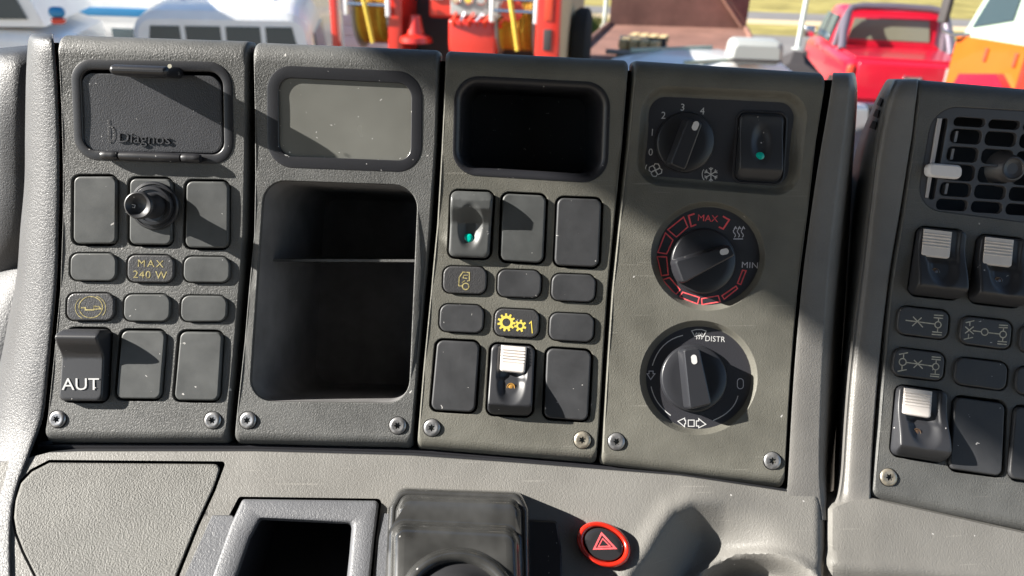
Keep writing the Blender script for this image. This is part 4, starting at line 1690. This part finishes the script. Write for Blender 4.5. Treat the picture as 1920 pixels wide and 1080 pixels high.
def he(s, d, n=48):
    return [C(1132 + 50 * s * math.cos(2 * math.pi * k / n + .1), 1021 - (41.5 * s) * math.sin(2 * math.pi * k / n) + 0.14 * 50 * s * math.cos(2 * math.pi * k / n + .1), d * mm) for k in range(n)]


mb.loft([he(1.02, -2), he(1.01, 3.0), he(0.97, 4.2), he(0.90, 4.6), he(0.82, 4.2), he(0.77, 3.4), he(0.745, 1.0)])
part('red_ring', mb, M['red_ring'], hz, smooth=60)
mb = MB()
mb.loft([he(0.745, 0), he(0.73, 3.4), he(0.69, 4.0), he(0.45, 4.05), he(0.2, 4.05)], cap1=True)
cap = part('button_cap', mb, M['black_gloss'], hz, smooth=50)
mb = MB()
fc = lambda x, y: C(x, y, 4.15 * mm)
stroke(mb, [(1128, 1000), (1154, 1028), (1114, 1029)], 3.4, fc, True)
stroke(mb, [(1130, 1010), (1144, 1024), (1122, 1025)], 2.0, fc, True)
prt('warning_triangle', mb, 'red_print', cap)

# instrument hood and lower trim at the far left, beyond the bolster
hood = thing('instrument_hood', PB(20, 330, -60 * mm), 'blurred grey instrument hood left of the panels', 'dashboard')
mb = MB()
rows = []
for y, xr, h in ((84, 60, -75), (92, 62, -62), (105, 62, -56), (130, 62, -52), (200, 62, -50), (300, 60, -54), (400, 52, -60), (470, 44, -70), (520, 40, -90), (560, 38, -120)):
    rows.append([PB(x, y + (xr - x) * 0.10, (h - 26 * abs((x - 20) / 120) ** 2) * mm) for x in (-160, -110, -70, -40, -10, 15, 40, xr + 20)])
mb.grid(smooth_rows(rows, 4))
part('hood_shell', mb, M['bolster'], hood, smooth=60)
trim = thing('column_trim', PB(15, 560, -70 * mm), 'pale beige trim piece left of the bolster', 'trim')
mb = MB()
rows = []
for y, xr, h in ((455, 44, -95), (475, 44, -84), (520, 40, -72), (600, 40, -66), (680, 40, -66), (760, 40, -70), (900, 40, -80)):
    rows.append([PB(x, y + (xr - x) * 0.75, (h - 10 * abs((x + 10) / 100) ** 2) * mm) for x in (-160, -110, -60, -25, 0, 20, xr, xr + 30)])
mb.grid(smooth_rows(rows, 3))
part('trim_face', mb, M['bolster'], trim, smooth=60)

# ------------------------------------------------------------------ the truck cab around the dashboard (outside the picture): roof and door header that shade the upper right
edge_p = PB(1180, 440)
pw = O + R @ edge_p
t_ = (pw.x + 1.02) / -SUN.x
hz_z = pw.z + SUN.z * t_
cabt = thing('truck_cab', (0, 0, hz_z), 'grey truck cab roof and door header above the dashboard', 'truck cab', rot=0.0)
mb = MB()
mb.box((-1.02, -1.3, 0.0), (-0.95, 1.0, 0.22), 0.02)
part('door_header', mb, M['bolster'], cabt)
mb = MB()
mb.box((-1.02, -1.4, 0.22), (1.1, 0.62, 0.30), 0.02)
part('roof', mb, M['bolster'], cabt)
mb = MB()
mb.box((-1.02, -1.5, -1.6), (1.1, -1.4, 0.3), 0.02)
part('rear_wall', mb, M['bolster'], cabt)

# ------------------------------------------------------------------ the yard beyond the windscreen
def paint(name, c, rough=0.3):
    return mat(name, c, rough, 0.5, coat=0.4, vary=0.06, vary_scale=3)


M['white_paint'] = paint('white_paint', (0.78, 0.78, 0.77))
M['red_paint'] = paint('red_paint', (0.42, 0.006, 0.022))
M['fire_red'] = paint('fire_red', (0.50, 0.022, 0.012))
M['orange_paint'] = paint('orange_paint', (0.42, 0.085, 0.006))
M['mint_paint'] = paint('mint_paint', (0.30, 0.37, 0.31))
M['glass'] = mat('window_glass', (0.035, 0.055, 0.065), 0.08, 0.6)
M['glass_bed'] = mat('rear_glass', (0.15, 0.155, 0.11), 0.1, 0.6)
M['tyre'] = mat('tyre_rubber', (0.02, 0.02, 0.02), 0.8, 0.2)
M['chrome'] = mat('chrome', (0.6, 0.6, 0.62), 0.2, 0.5, metal=1.0)
M['bar'] = mat('sports_bar', (0.16, 0.14, 0.17), 0.35, 0.5, metal=0.5)
M['blue_stripe'] = mat('blue_stripe', (0.02, 0.20, 0.42), 0.4)
M['lamp_red'] = mat('tail_lamp', (0.6, 0.06, 0.03), 0.2)
M['lavender'] = mat('shed_cladding', (0.42, 0.33, 0.38), 0.6, 0.3, vary=0.08, vary_scale=2)
M['rust'] = mat('rusty_steel', (0.20, 0.105, 0.08), 0.7, 0.3, vary=0.25, vary_scale=1.5)
M['timber'] = mat('timber', (0.50, 0.38, 0.20), 0.7, 0.2, vary=0.2, vary_scale=6)
M['hose'] = mat('orange_hose', (0.50, 0.26, 0.03), 0.5, 0.4, vary=0.3, vary_scale=8)
M['hose_yellow'] = mat('yellow_hose', (0.62, 0.45, 0.06), 0.5, 0.4)
M['bag'] = mat('grey_vinyl', (0.30, 0.31, 0.30), 0.5, 0.4)
M['tarp'] = mat('dark_tarp', (0.05, 0.045, 0.045), 0.6, 0.3)
M['pole'] = mat('galvanised', (0.45, 0.48, 0.45), 0.4, 0.4)
M['yard'] = mat('yard_gravel', (0.30, 0.26, 0.21), 0.9, 0.2, vary=0.2, vary_scale=0.5)
M['asphalt'] = mat('asphalt', (0.17, 0.16, 0.155), 0.9, 0.2, vary=0.15, vary_scale=0.4)
M['dry_grass'] = mat('dry_grass', (0.26, 0.22, 0.075), 0.9, 0.1, vary=0.4, vary_scale=0.5)
M['verge'] = mat('pale_kerb', (0.48, 0.38, 0.24), 0.9, 0.2, vary=0.1)
M['green'] = mat('green_blades', (0.10, 0.17, 0.03), 0.6, 0.3, vary=0.4, vary_scale=3)


def sheet_obj(name, pts, z, m):
    mb = MB()
    mb.poly([(x, y, z) for x, y in pts])
    o = bpy.data.objects.new(name, finish(name, mb, m, 0))
    col.objects.link(o)
    o['kind'] = 'structure'
    return o


sheet_obj('ground', [(-250, -60), (250, -60), (250, 400), (-250, 400)], 0.0, M['yard'])


def band(name, y0, y1, z, m, tilt=-0.02):
    sheet_obj(name, [(-120, y0 - 120 * tilt), (160, y0 + 160 * tilt), (160, y1 + 160 * tilt), (-120, y1 - 120 * tilt)], z, m)


band('road', 21.0, 26.5, 0.004, M['asphalt'])
band('verge', 26.5, 30.5, 0.008, M['dry_grass'])
band('path', 30.5, 32.6, 0.012, M['verge'])
band('road', 32.6, 36.5, 0.016, M['asphalt'])
band('meadow', 36.5, 120, 0.02, M['dry_grass'])


def hull(mb, st, n=5):
    """stations (y, half width low, half width high, z0, z1, corner radius) -> one skin"""
    rings = []
    for y, wb, wt, z0, z1, r in st:
        rings.append([(x, y, z) for x, z in fillet([(-wb, z0), (wb, z0), (wt, z1), (-wt, z1)], r, n)])
    mb.loft(rings, cap0=True, cap1=True)


def slab(mb, pts, t=0.012):
    pts = [Vector(p) for p in pts]
    nn = (pts[1] - pts[0]).cross(pts[-1] - pts[0]).normalized() * t
    mb.loft([[p - nn for p in pts], [p + nn for p in pts]], cap0=True, cap1=True)


def one(name, m, parent, fn, *a, smooth=35, label=None):
    mb = MB()
    fn(mb, *a)
    return part(name, mb, M[m], parent, label, smooth)


def bx(name, m, parent, lo, hi, bevel=0.01):
    mb = MB()
    mb.box(lo, hi, bevel)
    return part(name, mb, M[m], parent)


def wheels(parent, W, ys, r=0.37, w=0.24):
    for y in ys:
        for s_ in (-1, 1):
            mb = MB()
            x = s_ * (W - w)
            mb.lathe((x, y, r), (s_, 0, 0), [(r * .6, 0), (r * .95, 0), (r, w * .2), (r, w * .8), (r * .92, w), (r * .62, w), (r * .6, w * .8)], 28)
            wh = part('wheel', mb, M['tyre'], parent)
            mb = MB()
            mb.lathe((x, y, r), (s_, 0, 0), [(r * .6, w * .5), (r * .58, w * .9), (r * .3, w * .86), (r * .12, w * .95)], 20)
            part('rim', mb, M['chrome'], wh)


# ---- red pickup
tp = at_z(1716, 121, 1.06)
fwd = rad(-10.5)
ru = thing('red_pickup', (tp.x + 2.45 * math.sin(-fwd), tp.y + 2.45 * math.cos(fwd), 0), 'red dual-cab pickup with a grey sports bar behind the cab', 'pickup', rot=fwd)
ru.scale = (1.09, 1.0, 1.0)
one('body', 'red_paint', ru, hull, [(-2.42, .80, .86, .36, 1.03, .08), (-2.36, .86, .90, .32, 1.07, .12), (-2.2, .90, .92, .32, 1.09, .14), (-.55, .90, .92, .34, 1.10, .14), (0.9, .90, .90, .34, 1.10, .14), (1.2, .89, .87, .36, 1.08, .16), (2.2, .86, .80, .40, 0.98, .18), (2.45, .78, .70, .45, .88, .14)])
one('cab', 'red_paint', ru, hull, [(-.62, .86, .70, 1.06, 1.20, .05), (-.50, .87, .70, 1.06, 1.70, .09), (-.1, .87, .72, 1.06, 1.76, .1), (.55, .87, .70, 1.06, 1.72, .1), (1.25, .86, .70, 1.04, 1.10, .03)])
one('rear_window', 'glass_bed', ru, slab, [(-.62, -.60, 1.22), (.62, -.60, 1.22), (.56, -.545, 1.56), (-.56, -.545, 1.56)], 0.03)
for s_ in (-1, 1):
    for y0, y1 in ((-.42, .12), (.20, .86)):
        one('side_window', 'glass', ru, slab, [(s_ * .868, y0, 1.14), (s_ * .868, y1, 1.14), (s_ * .768, y1 - (.28 if y1 > .5 else 0), 1.58), (s_ * .768, y0 + .05, 1.58)], 0.02)
    bx('mirror', 'chrome', ru, (s_ * 1.0 - .1, .78, 1.08), (s_ * 1.0 + .1, .90, 1.28), .04)
    bx('door_handle', 'chrome', ru, (s_ * .915 - .02, -.30, .96), (s_ * .915 + .02, -.16, 1.0), .01)
    bx('door_handle', 'chrome', ru, (s_ * .915 - .02, .36, .96), (s_ * .915 + .02, .50, 1.0), .01)
    bx('tail_lamp', 'lamp_red', ru, (s_ * .84 - .05, -2.47, .62), (s_ * .84 + .05, -2.36, 1.0), .03)
one('windscreen', 'glass', ru, slab, [(-.62, 1.14, 1.16), (.62, 1.14, 1.16), (.56, .64, 1.66), (-.56, .64, 1.66)], 0.02)
bx('tonneau_cover', 'red_paint', ru, (-.80, -2.30, 1.07), (.80, -.70, 1.115), .02)
tg = bx('tailgate', 'red_paint', ru, (-.76, -2.47, .48), (.76, -2.38, 1.06), .04)
bx('tailgate_handle', 'chrome', tg, (-.12, -2.49, .80), (.12, -2.465, .88), .01)
bx('reflector_panel', 'bag', tg, (.42, -2.48, .52), (.62, -2.465, 1.03), .005)
bx('rear_bumper', 'chrome', ru, (-.82, -2.58, .34), (.82, -2.44, .46), .04)
for s_ in (-1, 1):
    one('sports_bar', 'bar', ru, lambda mb, s_=s_: mb.tube([(s_ * .80, -1.28, 1.1), (s_ * .78, -1.05, 1.35), (s_ * .72, -.78, 1.66), (s_ * .66, -.72, 1.74), (s_ * .5, -.70, 1.77), (0, -.70, 1.78)], .062, 10))
    one('sports_bar_leg', 'bar', ru, lambda mb, s_=s_: mb.tube([(s_ * .82, -.74, 1.1), (s_ * .77, -.72, 1.5), (s_ * .70, -.72, 1.70)], .05, 10))
wheels(ru, .92, (-1.5, 1.55))

# ---- white pickup with canopy
tp = at_z(413, 17, 1.90)
fwd = rad(11)
wu = thing('white_pickup', (tp.x + 2.5 * math.sin(-fwd), tp.y + 2.5 * math.cos(fwd), 0), 'white pickup with a windowed canopy, parked at the left', 'pickup', rot=fwd)
one('body', 'white_paint', wu, hull, [(-2.5, .86, .88, .5, 1.05, .06), (-2.3, .90, .92, .42, 1.1, .08), (1.2, .90, .92, .42, 1.1, .1), (2.3, .84, .78, .46, 1.0, .12)])
one('canopy', 'white_paint', wu, hull, [(-2.52, .86, .78, 1.06, 1.80, .16), (-2.47, .89, .83, 1.06, 1.88, .24), (-2.2, .90, .83, 1.06, 1.93, .30), (-1.6, .90, .82, 1.06, 1.97, .32), (-.6, .90, .80, 1.06, 1.96, .32), (.5, .88, .74, 1.06, 1.86, .3), (1.3, .84, .70, 1.06, 1.15, .04)])
for k, (xa, xb) in enumerate(((-.74, -.40), (-.35, -.02), (.03, .36), (.41, .74))):
    one('rear_window', 'glass', wu, slab, [(xa, -2.53, 1.36), (xb, -2.53, 1.36), (xb - (.07 if k == 3 else 0), -2.515, 1.74), (xa + (.07 if k == 0 else 0), -2.515, 1.74)], 0.012)
for x in (-.45, -.15, .15, .45):
    one('roof_rib', 'white_paint', wu, lambda mb, x=x: mb.box((x - .03, -2.0, 1.92), (x + .03, 0.1, 1.975), .025))
for s_ in (-1, 1):
    one('side_window', 'glass', wu, slab, [(s_ * .885, -2.2, 1.25), (s_ * .885, -.7, 1.25), (s_ * .845, -.7, 1.65), (s_ * .845, -2.2, 1.65)], 0.025)
bx('tailgate', 'white_paint', wu, (-.78, -2.56, .56), (.78, -2.49, 1.06), .03)
bx('roof_lamp', 'tarp', wu, (.70, -.4, 1.93), (.84, -.2, 2.06), .04)
wheels(wu, .92, (-1.5, 1.5))

# ---- white truck at the far left
tp = at_z(128, 60, 1.80)
wt = thing('white_truck', (tp.x - .31, tp.y + .95, 0), 'white truck with dark side window cut off by the left edge', 'truck', rot=rad(-72))
one('body', 'white_paint', wt, hull, [(-.05, .9, .82, .7, 1.72, .1), (-.3, 1.02, 1.0, .6, 1.80, .10), (-1.2, 1.04, 1.02, .6, 1.86, .08), (-4.5, 1.04, 1.02, .6, 1.86, .08)])
one('cab', 'white_paint', wt, lambda mb: mb.prism([(-.16, 1.84), (-.46, 2.75), (-2.9, 2.80), (-2.9, 1.84)], -1.0, 1.0))
for s_ in (-1, 1):
    one('side_window', 'glass', wt, slab, [(s_ * 1.0, -.27, 1.90), (s_ * 1.0, -.50, 2.62), (s_ * 1.0, -2.5, 2.62), (s_ * 1.0, -2.5, 1.90)], 0.015)
bx('mirror', 'blue_stripe', wt, (1.0, -.10, 1.92), (1.1, .02, 2.0), .04)
bx('mirror_base', 'lamp_red', wt, (1.0, -.09, 1.87), (1.1, .01, 1.92), .02)
wheels(wt, 1.1, (-.9, -3.6), .48, .28)

# ---- van with a blue stripe
tp = at_z(190, 20, 1.68)
vn = thing('white_van', (tp.x, tp.y + 0.2, 0), 'white van with a blue stripe between the white truck and pickup', 'van', rot=rad(2))
one('body', 'white_paint', vn, hull, [(0, 2.4, 2.36, .5, 2.5, .12), (.1, 2.5, 2.46, .45, 2.56, .14), (1.9, 2.5, 2.46, .45, 2.56, .14)])
bx('blue_stripe', 'blue_stripe', vn, (-2.3, -.012, 1.60), (2.3, .02, 1.70), .004)
for xa, xb in ((-2.1, -1.35), (-1.2, -.72), (-.62, -.14), (-.02, .5), (.62, 1.2), (1.3, 2.0)):
    bx('window', 'glass', vn, (xa, -.014, 1.12), (xb, .02, 1.46), .004)
for y_ in (-1.6, 1.6):
    one('wheel', 'tyre', vn, lambda mb, y_=y_: mb.lathe((y_, .0, .36), (0, 1, 0), [(.34, 0), (.36, .04), (.36, .2), (.34, .24)], 24))

# ---- shed behind
tp = at_z(640, 60, 1.2)
sh = thing('shed', (-9.0, tp.y + 6.5, 0), 'pale lavender shed wall behind the white vehicles', 'building', rot=rad(3))
bx('wall', 'lavender', sh, (-9, .06, 0), (6.6, 4, 4.2), .02)
for k in range(16):
    z = .1 + .255 * k
    bx('cladding_board', 'lavender', sh, (-9, 0.0, z), (6.6, .06, z + .235), .012)

# ---- fire appliance, seen from behind
tp = at_z(1050, 60, 1.80)
ft = thing('fire_truck', (tp.x, tp.y, 0), 'red fire truck with two hose reels and gauges in its open rear', 'fire truck', rot=rad(-8))
# local: x to the left is negative from the right rear corner
bx('right_post', 'fire_red', ft, (-.24, -.02, .5), (0, .12, 2.22), .02)
bx('post_slot', 'lamp_red', ft, (-.16, -.03, 1.9), (-.08, -.015, 2.2), .004)
bx('post_slot', 'tarp', ft, (-.16, -.03, 1.62), (-.08, -.015, 1.82), .004)
bx('left_post', 'fire_red', ft, (-2.36, -.02, .5), (-2.29, .08, 2.22), .01)
bx('side_wall', 'verge', ft, (-.06, .12, .9), (-.01, 3.8, 2.22), .01)
bx('back_wall', 'tarp', ft, (-1.8, .75, .5), (-.06, .85, 2.22), .01)
bx('floor', 'fire_red', ft, (-2.36, .0, .5), (-.06, 3.6, .9), .02)
bx('divider', 'fire_red', ft, (-1.80, .1, 1.0), (-1.64, .7, 2.22), .02)
bx('pump_panel', 'fire_red', ft, (-1.16, .12, 1.0), (-.66, .3, 1.86), .03)
bx('locker', 'fire_red', ft, (-1.38, .18, 1.86), (-.60, .5, 2.22), .03)
bx('lamp_panel', 'white_paint', ft, (-1.36, .15, 2.04), (-1.22, .19, 2.12), .01)
bx('gauge_panel', 'bag', ft, (-1.14, .14, 1.90), (-.56, .20, 2.20), .01)
for i, gx in enumerate((-1.08, -.95, -.82)):
    g = one('gauge', 'chrome', ft, lambda mb, gx=gx: mb.lathe((gx, .14, 2.06), (0, -1, 0), [(.055, 0), (.055, .02), (.045, .03)], 20))
    one('gauge_face', ('verge', 'hose_yellow', 'bag')[i], g, lambda mb, gx=gx: mb.lathe((gx, .14, 2.06), (0, -1, 0), [(.04, .03), (.038, .034)], 20))
one('hose_cone', 'fire_red', ft, lambda mb: mb.lathe((-1.5, .12, 1.62), (0, 0, 1), [(.17, 0), (.16, .05), (.09, .08), (.05, .26)], 20))
one('valve_wheel', 'lamp_red', ft, lambda mb: mb.lathe((-.50, .1, 1.98), (0, -1, 0), [(.11, 0), (.12, .02), (.11, .04), (.03, .05)], 20))
for i in range(7):
    one('pipe', 'chrome' if i % 2 else 'lamp_red', ft, lambda mb, i=i: mb.tube([(-1.1 + .08 * i, .12, 1.80), (-1.09 + .08 * i, .06, 1.86), (-1.06 + .09 * i, .08, 1.93)], .016, 8))
for cx in (-1.98, -.47):
    one('reel_drum', 'bag', ft, lambda mb, cx=cx: mb.lathe((cx - .2, .45, 1.86), (1, 0, 0), [(.36, 0), (.36, .02), (.12, .03), (.12, .37), (.36, .38), (.36, .4)], 28))
    for k in range(9):
        one('hose_coil', 'hose' if k % 3 else 'hose_yellow', ft, lambda mb, cx=cx, k=k: mb.lathe((cx - .16 + .038 * k, .45, 1.86), (1, 0, 0), [(.26, -.018), (.30, -.012), (.315, 0), (.30, .012), (.26, .018)], 28, cap=False))
    for z in (1.97, 2.08):
        one('roller', 'chrome', ft, lambda mb, cx=cx, z=z: mb.tube([(cx - .22, .02, z), (cx + .22, .02, z)], .018, 10))
    for s_ in (-.22, .22):
        bx('roller_bracket', 'white_paint', ft, (cx + s_ - .02, .0, 1.86), (cx + s_ + .02, .06, 2.2), .008)
    one('hose_end', 'hose_yellow', ft, lambda mb, cx=cx: mb.tube([(cx - .02, .03, 2.3), (cx - .04, -.01, 2.1), (cx, .0, 1.9), (cx + .05, .02, 1.6)], .022, 8))
one('spare_wheel', 'tyre', ft, lambda mb: mb.lathe((.02, 1.6, 1.48), (1, 0, 0), [(.20, .1), (.40, .0), (.44, .06), (.44, .16), (.38, .2), (.22, .17)], 28))
wheels(ft, 1.2, (1.9,), .5, .3)

# ---- rusty flatbed with a headboard
c_ = [at_z(1062, 118, 1.1), at_z(1432, 124, 1.1), at_z(1398, 54, 1.1), at_z(1142, 46, 1.1)]
fb = thing('flatbed_trailer', ((c_[0].x + c_[1].x) / 2, (c_[0].y + c_[1].y) / 2, 0), 'rusty brown steel flatbed trailer with tall headboard', 'trailer', rot=0.0)
o_ = Vector(((c_[0].x + c_[1].x) / 2, (c_[0].y + c_[1].y) / 2, 0))
loc = [p - o_ for p in c_]
mb = MB()
mb.loft([[p - Vector((0, 0, .16)) for p in loc], loc], cap0=True, cap1=True)
part('deck', mb, M['rust'], fb)
mb = MB()
dv = (loc[3] - loc[0]).normalized() * .08
hb = [loc[3], loc[2], loc[2] + dv, loc[3] + dv]
mb.loft([hb, [p + Vector((0, 0, 2.0)) for p in hb]], cap0=True, cap1=True)
part('headboard', mb, M['rust'], fb)
for a, b in ((0, 3), (1, 2)):
    mb = MB()
    mb.tube([loc[a] + Vector((0, 0, .02)), loc[b] + Vector((0, 0, .02))], .05, 8)
    part('side_rail', mb, M['rust'], fb)
mb = MB()
mb.tube([loc[2] + Vector((-.1, -.08, .05)), (loc[3] + loc[2]) / 2 + Vector((-.3, -.06, 1.9))], .05, 8)
part('brace', mb, M['rust'], fb)
for s_ in (-1, 1):
    one('wheel', 'tyre', fb, lambda mb, s_=s_: mb.lathe((s_ * .9, 1.6, .45), (1, 0, 0), [(.3, -.12), (.45, -.1), (.45, .1), (.3, .12)], 24))

# timber stacked on the deck
tp = at_z(1200, 104, 1.12)
tb = thing('timber_bundle', (tp.x, tp.y, 1.1), 'bundle of pale sawn timber on the rusty flatbed', 'timber', rot=rad(-18))
for i in range(4):
    for j in range(2):
        bx('plank', 'timber', tb, (-.30 + .15 * i, -.3 + .1 * j, .0 + .13 * j), (-.18 + .15 * i, .9 + .1 * j, .11 + .13 * j), .01)
bx('strap', 'tarp', tb, (-.36, .15, .0), (.34, .2, .27), .01)
bx('crossbar', 'bag', tb, (-.45, -.36, .05), (.40, -.30, .12), .01)

# ---- white car below, with a grey bag on its roof
tp = at_z(1372, 112, 1.42)
wc = thing('white_car', (tp.x, tp.y + .5, 0), 'white car roof showing just above the heater panel', 'car', rot=rad(-62))
one('body', 'white_paint', wc, hull, [(-2.2, .7, .6, .5, .8, .1), (-1.9, .86, .82, .4, .92, .12), (1.3, .86, .82, .4, .92, .12), (2.1, .7, .62, .45, .78, .1)])
one('cabin', 'white_paint', wc, hull, [(-1.75, .78, .62, .88, .95, .03), (-1.2, .80, .60, .88, 1.34, .12), (-.5, .80, .62, .88, 1.42, .14), (.4, .80, .62, .88, 1.40, .14), (1.2, .78, .62, .88, .96, .03)])
for s_ in (-1, 1):
    one('side_window', 'glass', wc, slab, [(s_ * .80, -1.1, .95), (s_ * .80, .7, .95), (s_ * .70, .35, 1.26), (s_ * .70, -1.0, 1.26)], 0.02)
    bx('roof_rail', 'mint_paint', wc, (s_ * .52 - .02, -1.0, 1.40), (s_ * .52 + .02, .3, 1.45), .01)
bx('lamp', 'lamp_red', wc, (-.75, .8, 1.16), (-.62, 1.0, 1.30), .03)
wheels(wc, .86, (-1.35, 1.3), .32, .2)
tp = at_z(1412, 118, 1.42)
bg = thing('grey_bag', (tp.x, tp.y + .05, 1.42), 'rounded grey vinyl bag lying on the white car roof', 'bag', rot=rad(-4))
one('bag_body', 'bag', bg, hull, [(-.18, .26, .24, .0, .20, .05), (-.14, .30, .29, .0, .25, .08), (.12, .30, .28, .0, .26, .08), (.18, .26, .24, .0, .2, .05)])
bx('bag_strap', 'tarp', bg, (-.29, -.195, .03), (.29, -.17, .06), .008)
tp = at_z(1492, 122, 1.2)
tk = thing('dark_tarp', (tp.x, tp.y, 0.9), 'dark folded tarp between the grey bag and red pickup', 'tarp', rot=0.0)
one('tarp_fold', 'tarp', tk, lambda mb: mb.loft([[(-.34, -.3, 0), (.34, -.3, 0), (.36, .3, 0), (-.36, .3, 0)], [(-.30, -.2, .24), (.30, -.22, .2), (.22, .2, .30), (-.26, .2, .32)], [(-.1, -.05, .34), (.1, -.05, .33), (.1, .1, .46), (-.02, .1, .47)]], cap0=True, cap1=True))

# ---- orange and white truck at the right edge
tp = at_z(1800, 66, 1.80)
ot = thing('orange_truck', (tp.x, tp.y, 0), 'orange truck with a pale mint cab top at the top right corner', 'truck', rot=rad(12))
# local +y points to the truck's front (image left); the near flank has x = -0
def sx(mb, prof, x0=0.0, x1=2.2):
    mb.prism(prof, x0, x1)


FL = -1.0                                      # near flank lies towards the lens: local x < 0
one('lower_cab', 'orange_paint', ot, lambda mb: mb.prism([(.02, .95), (.04, 1.8), (-2.6, 1.8), (-2.6, .95)], 0.0, 2.2))
one('upper_cab', 'mint_paint', ot, lambda mb: mb.prism([(-.02, 1.80), (-.42, 2.75), (-2.6, 2.8), (-2.6, 1.80)], .02, 2.18))
one('quarter_window', 'glass', ot, slab, [(.02, -.14, 1.90), (.02, -.44, 2.60), (.02, -.70, 2.60), (.02, -.66, 2.02)], 0.018)
one('side_window', 'glass', ot, slab, [(.02, -.88, 2.10), (.02, -.92, 2.60), (.02, -1.5, 2.62), (.02, -1.5, 2.10)], 0.018)
one('windscreen', 'glass', ot, slab, [(.15, -.02, 1.88), (.15, -.38, 2.68), (2.0, -.38, 2.68), (2.0, -.02, 1.88)], 0.02)
one('mirror', 'tarp', ot, lambda mb: mb.box((-.25, .0, 1.92), (-.18, .12, 2.45), .02))
one('mirror_arm', 'chrome', ot, lambda mb: mb.tube([(-.2, .06, 1.85), (-.1, -.02, 1.80), (.03, -.12, 1.82)], .02, 8))
one('mudguard', 'red_paint', ot, lambda mb: mb.prism([(-.15, 1.15), (-.25, 1.42), (-.75, 1.5), (-1.0, 1.3), (-1.05, 1.15)], -.10, .3))
bx('step_post', 'white_paint', ot, (-.06, -1.28, .9), (.0, -1.14, 2.3), .02)
bx('step_post', 'fire_red', ot, (-.05, -1.12, .9), (.0, -.98, 2.0), .02)
for x in (-.45, -.85):
    bx('door_handle', 'lamp_red', ot, (-.02, x - .02, 1.58), (.01, x + .02, 1.72), .005)
for y in (-.6, -2.2):
    one('wheel', 'tyre', ot, lambda mb, y=y: mb.lathe((.05, y, .5), (1, 0, 0), [(.3, 0), (.5, .03), (.5, .25), (.3, .28)], 24))

# ---- poles and a grass tuft
for (px_, py_, lab) in ((1495, 92, 'slim pale pole standing left of the red pickup'), (1133, 50, 'slim pale post left of the rusty headboard')):
    g = at_z(px_, py_, 0)
    pl = thing('pole', (g.x, g.y, 0), lab, 'pole', 'poles in the yard', rot=0.0)
    one('shaft', 'pole', pl, lambda mb: mb.tube([(0, 0, 0), (0, 0, 2), (0, 0, 4.2)], [.07, .065, .06], 10))
    one('base_plate', 'pole', pl, lambda mb: mb.lathe((0, 0, 0), (0, 0, 1), [(.16, 0), (.16, .03), (.08, .04)], 12))
g = at_z(1096, 84, 0)
gt = thing('grass_tuft', (g.x, g.y, 0), 'bright green grass tuft right of the fire truck', 'plant', rot=0.0)
mb = MB()
for k in range(260):
    a, rr = random.uniform(0, 6.283), abs(random.gauss(0, .22))
    bx0, by0 = rr * math.cos(a), rr * math.sin(a)
    ln = random.uniform(.35, 1.0)
    dx, dy = random.gauss(0, .22) + bx0 * .6, random.gauss(0, .2)
    w = .02
    mb.poly([(bx0 - w, by0, 0), (bx0 + w, by0, 0), (bx0 + dx * .6 + w * .6, by0 + dy * .6, ln * .7), (bx0 + dx, by0 + dy, ln), (bx0 + dx * .6 - w * .6, by0 + dy * .6, ln * .7)])
part('blades', mb, M['green'], gt, smooth=0)
